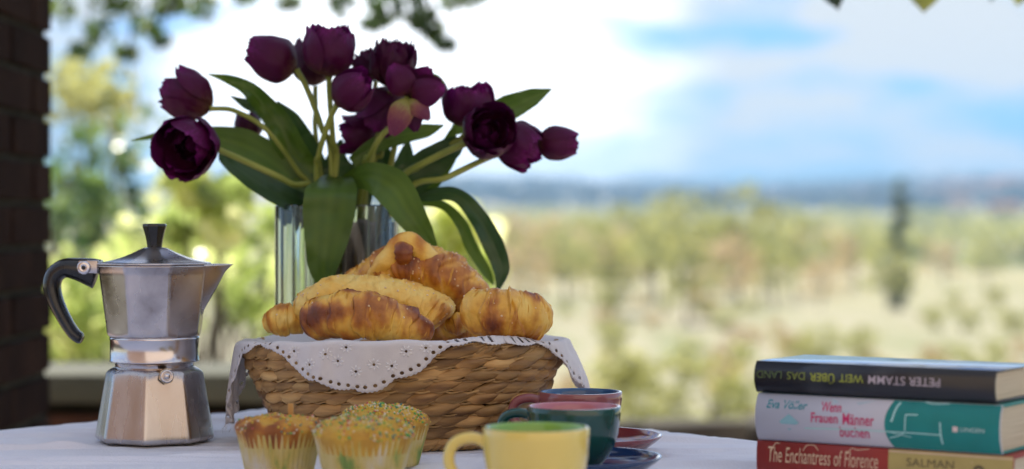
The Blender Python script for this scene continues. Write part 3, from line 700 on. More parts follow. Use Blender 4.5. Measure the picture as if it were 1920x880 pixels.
# safety valve on front right face
az = PHB + math.pi / 8; rr = .0480 * math.cos(math.pi / 8) + .0001
vz = ZC - (708 - HY) / F * 1.86 - TZ
va = empty('valve', (0, 0, 0)); va.parent = mo; va.location = (rr * math.cos(az) + .0005, rr * math.sin(az), vz + .001); va.rotation_euler = (R_(90) + R_(-6), 0, az + math.pi / 2)
v, f = lathe([(0, 0), (.0072, 0), (.0072, .0012), (.0066, .0016), (0, .0016)], 6); mk('hex_nut', v, f, M['brass'], va, False, rot=(0, 0, .3), loc=(0, 0, -.001))
v, f = lathe([(.0058, 0), (.0060, .0028), (.0054, .0036), (.0042, .0036), (.0038, .0026), (.0030, .0026), (.0028, .0042), (.0020, .0050), (0, .0052)], 32); mk('valve_stem', v, f, M['steel'], va)

# ------------------------------------------------------------------ glass vase and driftwood
VC = Vector((px_x(632, 2.13), 2.13, TZ + .001)); VR = .0634; VH = .2155
prof = [(0, 0), (VR - .002, 0), (VR, .002), (VR, VH - .001), (VR - .001, VH), (VR - .0012, VH), (VR - .0018, VH - .001), (VR - .0018, .016), (VR - .008, .012), (0, .012)]
v, f = lathe(prof, 128); vs = mk('glass_vase', v, f, M['glass']); [setattr(q_, 'co', Vector((q_.co.x, q_.co.y, 0)) * (1 + .012 * math.sin(22 * math.atan2(q_.co.y, q_.co.x)) + .008 * math.sin(37 * math.atan2(q_.co.y, q_.co.x) + 1)) + Vector((0, 0, q_.co.z))) for q_ in vs.data.vertices if .013 < q_.co.z < VH - .0005 and VR - .0025 < math.hypot(q_.co.x, q_.co.y) < VR - .0014]; vs.data.set_sharp_from_angle(angle=R_(25)); vs.location = VC; tag(vs, 'clear straight glass vase holding the purple tulips behind the basket', 'vase')
V = []; Fc = []
g = np.random.default_rng(44); n = 40; k = 60
for i in range(n + 1):
    z = .013 + (VH - .03) * i / n
    for j in range(k):
        a = 2 * math.pi * j / k
        r = .0285 * (1 + .10 * noise.noise(Vector((math.cos(a) * 2.5, math.sin(a) * 2.5, z * 6))) + .16 * abs(noise.noise(Vector((math.cos(a) * 9, math.sin(a) * 9, z * 9 + 5)))) - .08)
        V.append((r * math.cos(a) * 1.1, r * math.sin(a), z))
for i in range(n):
    for j in range(k): Fc.append((i * k + j, i * k + (j + 1) % k, (i + 1) * k + (j + 1) % k, (i + 1) * k + j))
Fc.append(tuple(n * k + j for j in range(k))); Fc.append(tuple(range(k - 1, -1, -1)))
dw = mk('bark_log', V, Fc, M['wood_grey'], loc=VC + Vector((.029, .000, 0))); tag(dw, 'grey weathered bark log standing inside the glass vase', 'log')

# ------------------------------------------------------------------ tulips
PROF = {
 'bud': ([(0, .18), (.12, .62), (.38, 1.0), (.7, .93), (1, .50)], 1.0),
 'half': ([(0, .18), (.12, .60), (.38, 1.0), (.7, 1.02), (1, .78)], .95),
 'open': ([(0, .18), (.2, .75), (.5, 1.25), (.8, 1.55), (1, 1.60)], .78),
 'wide': ([(0, .15), (.2, .8), (.5, 1.7), (.8, 2.3), (1, 2.6)], .25)}
def cub(keys, t):
    xs = [k[0] for k in keys]; ysk = [k[1] for k in keys]; n_ = len(keys)
    for i in range(n_ - 1):
        if t <= xs[i + 1] or i == n_ - 2:
            h0 = xs[i + 1] - xs[i]; u = (t - xs[i]) / h0
            m0 = (ysk[i + 1] - ysk[i - 1]) / (xs[i + 1] - xs[i - 1]) if i > 0 else (ysk[1] - ysk[0]) / h0 * 1.3
            m1 = (ysk[i + 2] - ysk[i]) / (xs[i + 2] - xs[i]) if i < n_ - 2 else (ysk[-1] - ysk[-2]) / h0
            return (2 * u**3 - 3 * u**2 + 1) * ysk[i] + (u**3 - 2 * u**2 + u) * h0 * m0 + (-2 * u**3 + 3 * u**2) * ysk[i + 1] + (u**3 - u**2) * h0 * m1
def petal_mesh(kind, L_, Rr, w0, seed, mat, ruffle=1.0, curl=0.0):
    g = np.random.default_rng(seed); nt_, nu = 22, 13
    prof, zk = PROF[kind]
    V = []; tt = []; Fc = []
    notch = g.uniform(-.3, .3)
    for i in range(nt_ + 1):
        t = i / nt_; r = cub(prof, t) * Rr; z = L_ * (t - .06 * math.sin(math.pi * t)) * (zk if zk > .5 else (1 - (1 - zk) * t ** .6))
        wa = w0 * cub([(0, .45), (.25, .95), (.55, 1.05), (.8, .90), (.93, .66), (1, .34)], t)
        for j in range(nu):
            u = j / (nu - 1) * 2 - 1
            a = u * wa
            if kind in ('wide',): a *= .45
            rr = r * (1 - .05 * math.exp(-(u / .12) ** 2) * t) + curl * Rr * (t ** 3) * (.4 + u * u) - .10 * Rr * u * u * (kind == 'wide')
            rr += ruffle * Rr * .035 * math.sin(u * 5 + seed) * t + Rr * .075 * ruffle * noise.noise(Vector((u * 2 + seed, t * 3, seed)))
            zz = z + L_ * .020 * ruffle * t * t * math.sin(u * 9 + seed * 1.7) - L_ * .035 * math.exp(-((u - notch) / .2) ** 2) * max(0, t - .85) / .15 * ruffle
            V.append((rr * math.cos(a), rr * math.sin(a), zz)); tt.append(min(1, t * (1 - .12 * abs(u))))
    for i in range(nt_):
        for j in range(nu - 1): Fc.append((i * nu + j, i * nu + j + 1, (i + 1) * nu + j + 1, (i + 1) * nu + j))
    return mesh_of('petal', V, Fc, mat, True, {'tt': tt})
PC = {}
def pet(kind, var, mat, ruffle=1.0, curl=0.0, w0=.85):
    key = (kind, var, mat, ruffle, curl, w0)
    if key not in PC: PC[key] = petal_mesh(kind, 1.0, .46, w0, var, M[mat], ruffle, curl)
    return PC[key]
VB = Vector((VC.x, VC.y, TZ + .02))
def tulip(label, head, D, axis, L_px, wfac, style, stem, mat='petal', sD=None, seed=0, roll=0.0):
    """head: px of the base of the flower; axis: (right, up, towards camera)"""
    g = np.random.default_rng(seed + 500)
    hb = P(head[0], head[1], D)
    foot = VB + Vector((g.uniform(-.03, .03), g.uniform(-.03, .03), 0))
    r = empty('tulip', foot); tag(r, label, 'tulip')
    ax = Vector((axis[0], -axis[2], axis[1])).normalized()
    q = ax.to_track_quat('Z', 'Y') @ Quaternion((0, 0, 1), roll)
    Ls = L_px * D / F
    def add(kind, n, ph, s, mat_, rl, cu, tilt=0, w0=.85, sw=1.0):
        for k in range(n):
            a = ph + 2 * math.pi * k / n + g.uniform(-.12, .12)
            tl = tilt + g.uniform(-.07, .12)
            qq = q @ Quaternion((0, 0, 1), a) @ Quaternion((0, 1, 0), tl)
            ls = Ls * s * g.uniform(.90, 1.06)
            link('petal', pet(kind, int(g.integers(0, 4)), mat_, rl, cu, w0), r, hb - foot, qq, (ls * wfac * sw, ls * wfac * sw, ls))
    if style == 'bud':
        add('bud', 3, 0, .97, mat, .8, 0, 0, .95, .93); add('bud', 3, 1.05, 1.0, mat, .9, .0, .03, .95)
    elif style == 'half':
        add('bud', 3, .5, .95, mat, 1, 0, 0, .95, .86); add('half', 3, 0, 1.0, mat, 1.2, 0, .0, .95, .95); add('half', 3, 1.05, 1.0, mat, 1.3, .10, .08, .9)
    elif style == 'double':
        add('bud', 3, 0, .85, mat, 2.5, 0, 0, .8, .55); add('bud', 4, .4, .95, mat, 2.5, 0, .05, .7, .75)
        add('half', 4, 0, 1.0, mat, 2.2, .05, .03, .75, .9); add('half', 5, .7, .95, mat, 1.8, .12, .12, .75)
    elif style == 'face':
        add('bud', 3, 0, .55, 'petal_dk', 2.2, 0, -.05, .9, .6); add('bud', 4, .4, .72, 'petal_dk', 1.8, 0, .02, .85, .85)
        add('half', 3, 0, .84, mat, 1.5, 0, .04, 1.0, 1.0); add('half', 3, .9, .98, mat, 1.0, .0, .10, 1.05, 1.02); add('half', 3, .2, .90, mat, 1.0, .12, .22, 1.05, 1.1)
    if style in ('face', 'double'):
        sv, sf = ico(1, 2); mk('pistil', [(x.x, x.y, x.z * 1.6) for x in sv], sf, M['petal_dk'], r, True, {'tt': [.6] * len(sv)}, hb - foot + ax * Ls * .28, q, Ls * .10)
    elif style == 'splayed':
        for (a, tl, s, mm, w, face) in stem['splay']:
            # each petal aimed by its own direction, its back (+1) or hollow (-1) towards the viewer
            d = Vector((math.cos(a), -tl, math.sin(a))).normalized()
            xx = Vector((g.uniform(-.25, .25), -1, g.uniform(-.1, .1))) * face; xx = (xx - d * xx.dot(d)).normalized()
            qq = Matrix((xx, d.cross(xx), d)).transposed().to_quaternion()
            link('petal', pet('bud', int(g.integers(0, 4)), mm, 1.0, 0, .85), r, hb - foot - xx * (.22 * Ls * s * w), qq, (Ls * s * w * .9, Ls * s * w * 1.25, Ls * s))
    pts = [hb - foot - ax * .001] + [P(x, y, d) - foot for (x, y, d) in stem['p']] + [Vector((0, 0, 0))]
    
    pp = catmull(pts, 40)
    rw = stem.get('w', 6.0) * .92 * D / F
    mk('stem', *sweep(pp, [rw * (1.25 if i < 1 else 1) for i in range(41)], 10), M['stem'], r)
    return r
def leafm(owner, pts, widths, D, mat='leaf', twist=None, fold=.25, wave=.0, seed=1, nrm=(0, -1, 0)):
    n = 44; nu = 9
    if not hasattr(D, '__len__'): D = [D] * len(pts)
    ctrl = [P(x, y, d) for (x, y), d in zip(pts, D)]
    cv = catmull(ctrl, n); V = []; Fc = []; rib = []
    twist = twist or [0] * len(pts)
    for i in range(n + 1):
        t = cv[min(i + 1, n)] - cv[max(i - 1, 0)]; t.normalize(); f_ = i / n * (len(pts) - 1)
        w = float(np.interp(f_, range(len(pts)), widths)) * cv[i].y / F * .5
        tw_ = float(np.interp(f_, range(len(pts)), twist))
        nn = Vector(nrm); nn = (nn - t * nn.dot(t)).normalized(); nn = Quaternion(t, tw_) @ nn
        side = t.cross(nn).normalized()
        for j in range(nu):
            u = j / (nu - 1) * 2 - 1
            wv = wave * math.sin(i * .45 + seed + (1.5 if u > 0 else 0)) * abs(u) ** 1.5
            p = cv[i] + side * (u * w) + nn * (fold * w * (abs(u) ** 1.3 - .4) + wv * w) + nn * .0012 * noise.noise(Vector((i * .2, u * 2, seed)))
            V.append(p - owner.location); rib.append(.5 + .35 * math.cos(u * 14) * (1 - abs(u) * .3) + .15 * (1 - abs(u)))
    for i in range(n):
        for j in range(nu - 1): Fc.append((i * nu + j, i * nu + j + 1, (i + 1) * nu + j + 1, (i + 1) * nu + j))
    return mk('leaf', V, Fc, M[mat], owner, True, {'rib': rib})

T = {}
T['a'] = tulip('purple tulip at far left, turned away above the drooping open one', (392, 203), 2.10, (-.75, .38, -.15), 100, .90, 'half', {'p': [(440, 208, 2.1), (500, 244, 2.1), (556, 318, 2.12), (598, 392, 2.13)], 'w': 5}, seed=1)
T['b'] = tulip('large dark open tulip drooping at the far left, face to the viewer', (364, 264), 2.07, (-.22, -.30, 1), 94, 1.12, 'face', {'p': [(420, 285, 2.09), (480, 312, 2.08), (545, 344, 2.09), (597, 388, 2.11)], 'w': 6.5, 'tan': False}, seed=2)
T['c'] = tulip('closed purple tulip leaning left at the top, left of the tallest', (554, 130), 2.10, (-.80, .34, .12), 98, .98, 'bud', {'p': [(575, 165, 2.1), (603, 240, 2.1), (622, 320, 2.12)]}, seed=3)
T['e'] = tulip('dark tulip partly hidden behind the tallest one', (591, 160), 2.16, (-.12, 1, 0), 88, .90, 'bud', {'p': [(592, 200, 2.16), (598, 300, 2.15)], 'w': 5}, mat='petal_dk', seed=5)
T['d'] = tulip('tallest purple tulip, upright with ragged petal tips', (617, 143), 2.08, (.06, 1, .12), 98, 1.02, 'half', {'p': [(618, 180, 2.09), (624, 260, 2.1), (628, 340, 2.12)]}, seed=4)
T['f'] = tulip('small round closed purple tulip just below the tallest', (633, 196), 2.05, (.62, .52, .25), 82, .98, 'bud', {'p': [(618, 225, 2.06), (598, 290, 2.08), (594, 350, 2.1)]}, seed=6)
T['h'] = tulip('small frilly dark tulip left of the ruffled one', (704, 150), 2.14, (-.35, .9, 0), 62, 1.0, 'double', {'p': [(700, 200, 2.14), (690, 300, 2.14)], 'w': 5}, mat='petal_dk', seed=8)
T['g'] = tulip('ruffled double dark tulip standing upright in the upper middle', (733, 162), 2.10, (.06, 1, .18), 92, .86, 'double', {'p': [(725, 220, 2.12), (700, 290, 2.12)], 'w': 5}, mat='petal_dk', seed=7)
T['j'] = tulip('purple tulip below the ruffled one, pointing down left', (748, 172), 2.12, (-.55, -.70, .1), 92, .92, 'half', {'p': [(745, 220, 2.13), (735, 300, 2.13)], 'w': 6}, seed=10)
T['i'] = tulip('splayed tulip with petals spread, two of them yellow-green at the base', (766, 182), 2.05, (.5, .5, .4), 84, .9, 'splayed',
    {'p': [(745, 225, 2.08), (715, 255, 2.06), (690, 300, 2.08), (680, 335, 2.1)],
     'splay': [(R_(55), -.3, .86, 'petal', .95, -1), (R_(25), -.2, .85, 'petal_dk', .9, -1), (R_(14), .25, .86, 'petal', .85, 1), (R_(118), .0, .82, 'petal', .9, 1), (R_(95), -.2, .75, 'petal_dk', .9, -1), (R_(-112), .3, .98, 'petal_pale', .62, 1), (R_(-48), .3, .74, 'petal_pale', .66, 1), (R_(-78), -.1, .80, 'petal_dk', .7, 1)]}, seed=9)
T['k'] = tulip('small dark tulip bud low on the left in front of the long leaf', (470, 262), 2.17, (-.15, 1, 0), 52, .98, 'bud', {'p': [(480, 275, 2.17), (540, 320, 2.16), (590, 360, 2.15)], 'w': 4}, mat='petal_dk', seed=11)
T['l'] = tulip('low magenta tulip deep among the stems below the closed round one', (712, 250), 2.15, (-.85, -.05, .15), 82, .80, 'half', {'p': [(715, 290, 2.15), (690, 340, 2.15)], 'w': 5}, seed=12)
T['m'] = tulip('purple tulip on the right standing upright behind the open one', (880, 238), 2.11, (-.02, 1, .2), 86, 1.06, 'half', {'p': [(860, 262, 2.11), (800, 290, 2.12), (755, 330, 2.13), (722, 376, 2.13)], 'w': 5}, seed=13)
T['o'] = tulip('purple tulip hanging down to the right of the open one', (938, 250), 2.10, (.62, -.42, .2), 92, .98, 'half', {'p': [(900, 262, 2.1), (840, 285, 2.1), (780, 318, 2.11), (728, 370, 2.12)], 'w': 5}, seed=15)
T['n'] = tulip('dark open tulip on the right, face to the viewer', (905, 256), 2.08, (.34, .30, .90), 80, 1.10, 'face', {'p': [(858, 275, 2.08), (800, 303, 2.08), (752, 332, 2.09), (722, 376, 2.1)], 'w': 7, 'tan': False}, mat='petal_dk', seed=14)
T['p'] = tulip('rightmost tulip bud pointing right with a bright magenta tip', (1008, 268), 2.10, (1, -.04, .1), 78, .92, 'bud', {'p': [(960, 280, 2.1), (925, 292, 2.1), (840, 332, 2.08), (738, 388, 2.1)], 'w': 6}, seed=16)
# leaves
leafm(T['b'], [(600, 385), (530, 318), (455, 272), (380, 255), (310, 253), (246, 264)], [44, 66, 62, 34, 16, 2], [2.12, 2.13, 2.14, 2.14, 2.14, 2.14], fold=.15, seed=1, twist=[.3, .3, .2, 0, 0, 0])
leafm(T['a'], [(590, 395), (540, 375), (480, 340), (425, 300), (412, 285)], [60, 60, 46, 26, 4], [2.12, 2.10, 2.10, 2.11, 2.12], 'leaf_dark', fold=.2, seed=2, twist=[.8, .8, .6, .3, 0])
leafm(T['k'], [(575, 330), (540, 265), (510, 215), (470, 170), (430, 150), (390, 139)], [54, 56, 46, 30, 18, 2], 2.13, 'leaf', fold=.6, wave=1.0, seed=3)
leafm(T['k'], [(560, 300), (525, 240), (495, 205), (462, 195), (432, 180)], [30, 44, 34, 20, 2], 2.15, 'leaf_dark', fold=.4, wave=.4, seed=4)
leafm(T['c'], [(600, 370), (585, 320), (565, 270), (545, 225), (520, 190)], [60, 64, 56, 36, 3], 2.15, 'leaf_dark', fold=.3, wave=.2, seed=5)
leafm(T['f'], [(632, 330), (622, 352), (617, 400), (612, 450), (606, 500), (612, 538)], [40, 96, 100, 82, 58, 26], [2.12, 2.055, 2.045, 2.04, 2.04, 2.045], 'leaf', fold=.12, wave=.10, seed=6)
leafm(T['d'], [(640, 345), (690, 332), (735, 352), (768, 400), (795, 440), (822, 478)], [20, 54, 74, 60, 40, 8], [2.12, 2.06, 2.04, 2.03, 2.03, 2.03], 'leaf', fold=.18, wave=.06, seed=7, twist=[0, .2, 0, 0, 0, 0])
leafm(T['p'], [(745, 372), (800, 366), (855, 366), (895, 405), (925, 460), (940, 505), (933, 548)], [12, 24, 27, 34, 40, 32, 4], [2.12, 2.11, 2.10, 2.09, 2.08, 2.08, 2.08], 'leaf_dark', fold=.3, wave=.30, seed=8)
leafm(T['m'], [(760, 385), (800, 380), (835, 388), (865, 420), (885, 465), (912, 510), (925, 535)], [10, 15, 16, 22, 24, 18, 3], [2.14, 2.14, 2.13, 2.12, 2.12, 2.12, 2.12], 'leaf', fold=.3, wave=.35, seed=9)
leafm(T['m'], [(850, 245), (905, 222), (955, 202), (1000, 182), (1035, 167)], [20, 40, 50, 34, 2], 2.15, 'leaf', fold=.25, wave=.1, seed=10)
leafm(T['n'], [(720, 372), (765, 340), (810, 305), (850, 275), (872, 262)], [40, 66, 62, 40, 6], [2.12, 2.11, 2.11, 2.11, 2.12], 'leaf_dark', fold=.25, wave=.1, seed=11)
leafm(T['n'], [(735, 380), (790, 345), (835, 290), (850, 240)], [40, 56, 46, 8], 2.13, 'leaf', fold=.35, seed=12)
leafm(T['i'], [(660, 305), (700, 275), (750, 255), (800, 245), (832, 235)], [22, 30, 34, 26, 3], 2.12, 'leaf', fold=.3, seed=13)
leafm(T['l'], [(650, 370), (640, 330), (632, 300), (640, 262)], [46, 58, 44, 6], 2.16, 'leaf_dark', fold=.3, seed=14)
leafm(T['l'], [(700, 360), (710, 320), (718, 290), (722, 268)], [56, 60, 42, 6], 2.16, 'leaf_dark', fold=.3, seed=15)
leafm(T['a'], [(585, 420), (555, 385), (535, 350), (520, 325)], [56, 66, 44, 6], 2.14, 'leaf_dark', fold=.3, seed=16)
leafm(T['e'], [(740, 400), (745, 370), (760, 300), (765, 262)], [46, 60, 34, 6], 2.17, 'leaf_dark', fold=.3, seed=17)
leafm(T['g'], [(790, 140), (815, 150), (828, 170), (815, 185)], [10, 22, 24, 6], 2.14, 'leaf', fold=.3, seed=18)
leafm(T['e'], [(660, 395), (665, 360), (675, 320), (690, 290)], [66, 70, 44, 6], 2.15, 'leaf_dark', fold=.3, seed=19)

# ------------------------------------------------------------------ basket
BC = Vector((px_x(756, 1.90), 1.90, TZ + .001)); RX1, RY1, RX0, RY0 = .141, .116, .100, .084
def rimh(th): return .0865 + .008 * math.cos(th) ** 2
def bask(th, t, off=0):
    """th 0 = towards camera, + to the right; t 0..1 bottom..rim"""
    e = .25 * t + .75 * (1 - (1 - t) ** 1.6)
    rx = RX0 + (RX1 - RX0) * e + off; ry = RY0 + (RY1 - RY0) * e + off
    return Vector((rx * math.sin(th), -ry * math.cos(th), .002 + (rimh(th) - .002) * t))
bk = empty('bread_basket', BC); tag(bk, 'oval woven straw basket heaped with pastries in the middle of the table', 'basket')
V = []; Fc = []; nth = 96; nz_ = 10
for i in range(nz_ + 1):
    for j in range(nth): V.append(bask(2 * math.pi * j / nth, i / nz_, -.0045))
for i in range(nz_):
    for j in range(nth): Fc.append((i * nth + j, i * nth + (j + 1) % nth, (i + 1) * nth + (j + 1) % nth, (i + 1) * nth + j))
Fc.append(tuple(range(nth - 1, -1, -1)))
mk('basket_core', V, Fc, M['straw_in'], bk)
def twist_mesh(L_, H, Tt, seed):
    g = np.random.default_rng(seed); n = 16; k = 12; V = []; Fc = []
    for i in range(n + 1):
        t = i / n; s = math.sin(math.pi * min(1, t ** .8)) ** .62 if 0 < t < 1 else .05
        x = (t - .5) * L_; hh = H * .5 * (s * .9 + .08); th_ = Tt * .5 * (s * .85 + .12)
        cz = H * .32 * (math.sin((t - .5) * 2.6)); cyy = -Tt * .35 * math.cos((t - .5) * 3.0)
        for j in range(k):
            a = 2 * math.pi * j / k
            gr = 1 + .10 * math.sin(a * 5 + seed + t * 3) + .05 * math.sin(a * 9 + seed * 2)
            V.append((x - .15 * H * math.cos(a), cyy + th_ * math.sin(a) * gr * -1, cz + hh * math.cos(a) * gr))
    for i in range(n):
        for j in range(k): Fc.append((i * k + j, (i + 1) * k + j, (i + 1) * k + (j + 1) % k, i * k + (j + 1) % k))
    return mesh_of('braid_twist', V, Fc, M['straw'])
NR = 9
tws = [twist_mesh(.039, .0106, .0078, s) for s in range(8)]
for rI in range(NR):
    t = (rI + .5) / NR
    n = 32 if rI > 4 else 31 if rI > 1 else 30
    for j in range(n):
        th = 2 * math.pi * (j + (.5 if rI % 2 else 0) + rnd.uniform(-.10, .10)) / n
        p = bask(th, t + rnd.uniform(-.012, .012), .0005 + rnd.uniform(-.001, .001)); p2 = bask(th + .01, t); d = p2 - bask(th - .01, t)
        rz = math.atan2(d.y, d.x)
        tl = bask(th, min(1, t + .1)) - bask(th, max(0, t - .1)); lean = math.atan2(math.hypot(tl.x, tl.y), tl.z)
        s = rnd.uniform(.9, 1.14)
        link('braid_twist', tws[rnd.randrange(8)], bk, p, (lean * .8, R_(rnd.uniform(-4, 6)), rz + rnd.uniform(-.05, .05)), (s, rnd.uniform(.85, 1.2), rnd.uniform(.92, 1.12)))
def ring_strand(t, off, ph, r, amp, turns=70, name='cane_strand', n=560):
    pts = []
    for i in range(n):
        th = 2 * math.pi * i / n; q = th * turns + ph
        w = .0010 * noise.noise(Vector((math.cos(th) * 4, math.sin(th) * 4, t * 9)))
        p = bask(th, t, off + amp * math.cos(q)); p.z += amp * 1.3 * math.sin(q) + w
        pts.append(p)
    mk(name, *sweep(pts, [r * (1 + .2 * math.sin(i * .13)) for i in range(n)], 6, closed=True), M['straw_thin'], bk)
for rI in range(NR + 1):
    t = rI / NR
    for k in range(2): ring_strand(max(.01, t), .0042, k * math.pi, .0011, .0010, 30)
for k in range(3): ring_strand(.965 + .02 * (k % 2), .002, k * 2.1, .0021, .0022, 36, 'rim_strand')
for k in range(3): ring_strand(.02, .003, k * 2.1, .0021, .0024, 30, 'base_strand')

# ------------------------------------------------------------------ eyelet napkin
RIMR = .13
LK_ = [(-math.pi, .030), (-2.3, .010), (-2.05, .018), (-1.80, .042), (-1.62, .068), (-1.50, .062), (-1.34, .036), (-1.15, .014), (-.98, .004), (-.80, .006), (-.70, .016), (-.60, .024), (-.49, .036), (-.36, .041), (-.20, .045), (-.07, .041), (.05, .033), (.14, .026), (.24, .014), (.31, .0035),
       (.5, .0015), (.8, .0015), (1.05, .006), (1.22, .030), (1.40, .050), (1.56, .056), (1.75, .046), (1.95, .02), (2.3, .012), (math.pi, .030)]
def Lf(th):
    b_ = lerpk(LK_, th); s = th * RIMR / .030 * math.pi
    return b_ + .0042 * abs(math.sin(s)) - .0014 + .0005 * math.sin(th * RIMR / .0035 * 2 * math.pi)
pts2 = []; edges = []
def loop(ps, closed=True):
    n0 = len(pts2); pts2.extend(ps)
    for i in range(len(ps) - (0 if closed else 1)): edges.append((n0 + i, n0 + (i + 1) % len(ps)))
INN = -.085
NB = 1100
outer = [((-math.pi + 2 * math.pi * i / NB) * RIMR, Lf(-math.pi + 2 * math.pi * i / NB)) for i in range(NB + 1)]
inner = [((-math.pi + 2 * math.pi * i / 120) * RIMR, INN) for i in range(120, -1, -1)]
loop([Vector(p) for p in outer + inner])
holes = []
# eyelets follow the edge line
th = -math.pi + .05; 
while th < math.pi - .05:
    l = lerpk(LK_, th); s = th * RIMR / .030 * math.pi
    d = (lerpk(LK_, th + .02) - lerpk(LK_, th - .02)) / (.04 * RIMR)
    if abs(d) < 2.6:
        nn = Vector((d, -1)).normalized()
        c = Vector((th * RIMR, l + .0020 * abs(math.sin(s)))) + nn * .0042
        if all((c - h[0]).length > .0056 for h in holes): holes.append((c, .0016))
    th += .0074 / RIMR / math.sqrt(1 + d * d)
flowers = [(-.40, .014), (-.33, .020), (-.22, .028), (-.12, .022), (-.02, .024), (.06, .012), (-.50, .022), (-.62, .010), (-.28, .008), (1.40, .03), (1.55, .018), (-1.60, .03), (.17, .008)]
for (a, s) in flowers:
    c = Vector((a * RIMR, s))
    if all((c - h[0]).length > .006 for h in holes): holes.append((c, .0011))
for (c, r) in holes:
    loop([c + Vector((math.cos(k / 10 * 6.2832), math.sin(k / 10 * 6.2832))) * r for k in range(10)])
g = np.random.default_rng(2)
nxg = 330
for i in range(nxg):
    x = (-math.pi + 2 * math.pi * (i + .5) / nxg) * RIMR; l = Lf(x / RIMR); y = INN + .004; k = 0
    while y < l - .0012:
        pq = Vector((x + ((k % 2) - .5) * .0012, y))
        if all((pq - h[0]).length > h[1] + .0006 for h in holes if abs(h[0].x - x) < .004): pts2.append(pq)
        y += .0024 if y > -.02 else .006
        k += 1
res = delaunay_2d_cdt(pts2, edges, [], 1, 1e-6)
cv, cf = res[0], res[2]
keep = []
for fc in cf:
    c = (cv[fc[0]] + cv[fc[1]] + cv[fc[2]]) / 3
    if any((c - h[0]).length < h[1] * .92 for h in holes if abs(h[0].x - c.x) < .002): continue
    keep.append(fc)
def napk(x, s, lift=0):
    th = x / RIMR
    top = bask(th, 1.0, .002); rad = Vector((math.sin(th), -math.cos(th), 0))
    top.z += .0035 + .0022 * noise.noise(Vector((th * 5, 1.5, 3)))
    sidef = max(0, math.exp(-((th + 1.58) / .28) ** 2)); sider = max(0, math.exp(-((th - 1.45) / .38) ** 2))
    w = .0014 * noise.noise(Vector((th * 9, s * 25, 2))) * min(1, abs(s) / .01)
    if s <= 0:
        d = -s; k = min(1, d / .085)
        sc_ = 1 - .93 * k
        up_ = .0075 * math.exp(-((th - .72) / .30) ** 2) * math.exp(-((d - .004) / .006) ** 2); z = top.z + up_ - .013 * min(1, d / .03) - .010 * k + .0022 * noise.noise(Vector((th * 7, d * 40, 8))) * min(1, d / .01)
        return Vector((top.x * sc_, top.y * sc_, z + lift))
    fold = (.0030 * noise.noise(Vector((th * 3.2, s * 6, 7))) + .0022 * math.exp(-((th + .39 + s * 1.2) / .035) ** 2) + .0008 * math.sin(th * 22)) * min(1, s / .015)
    b_ = min(s, .006); rest = s - b_
    ang = b_ / .006 * math.pi / 2
    o = top + rad * (.0055 * math.sin(ang)) + Vector((0, 0, -.0036 * (1 - math.cos(ang)))) + Vector((0, 0, -rest))
    o += rad * (fold + w + .0045)
    if sidef > .02:
        q = rest / .065; o += Vector((-1, -.10, 0)) * (sidef * (.006 * math.sin(min(1, q * 1.3) * 1.57)) + .004 * sidef * math.sin(th * 60) * q); o.z -= .012 * q * sidef
        o += Vector((0, 1, 0)) * (.35 * (th + 1.58) * RX1 * .0)
    if sider > .02:
        q = rest / .05; o += Vector((1, -.1, 0)) * (sider * (.015 * math.sin(min(1, q) * 1.57)) + .004 * sider * math.sin(th * 34) * q)
        o.z += .004 * sider
    return o + rad * lift
V = []
for p in cv:
    lift = 0
    for h in holes:
        if abs(h[0].x - p.x) < .004:
            d = (h[0] - p).length
            if d < .0026: lift = max(lift, .0006 * max(0, 1 - abs(d - h[1] - .0004) / .0012))
    V.append(napk(p.x, p.y, lift))
nk = mk('eyelet_napkin', V, keep, M['linen'], None, loc=BC); tag(nk, 'white napkin with scalloped eyelet lace edge lining the bread basket', 'napkin')
sol = nk.modifiers.new('thick', 'SOLIDIFY'); sol.thickness = .0005; sol.offset = 0
# stitched flowers
mb = MB(); sv, sf = ico(1, 1)
for (a, s) in flowers:
    for k in range(8):
        an = k / 8 * 6.2832 + a * 7; cc = Vector((a * RIMR, s)) + Vector((math.cos(an), math.sin(an))) * .0036
        if cc.y > Lf(cc.x / RIMR) - .001: continue
        p0 = napk(cc.x, cc.y, .0003); pu = (napk(cc.x + math.cos(an) * .001, cc.y + math.sin(an) * .001, .0003) - p0).normalized(); rad = Vector((math.sin(a), -math.cos(a), 0)); pv = pu.cross(rad)
        mb.add([p0 + pu * (q.x * .0021) + pv * (q.y * .0008) + rad * (q.z * .0004) for q in sv], sf)
tag(mk('embroidery', mb.v, mb.f, M['thread'], nk), kind='stuff')
# frayed threads at the left corner tip
mb = MB()
for k in range(9):
    a = -1.585 + k * .006; p0 = napk(a * RIMR, Lf(a) - .001)
    e_ = p0 + Vector((rnd.uniform(-.006, .003), rnd.uniform(-.003, .003), -rnd.uniform(.004, .011)))
    mb.add(*sweep(catmull([p0, p0.lerp(e_, .5) + Vector((rnd.uniform(-.002, .002), 0, 0)), e_], 6), .00022, 4))
mk('frayed_threads', mb.v, mb.f, M['thread'], nk)

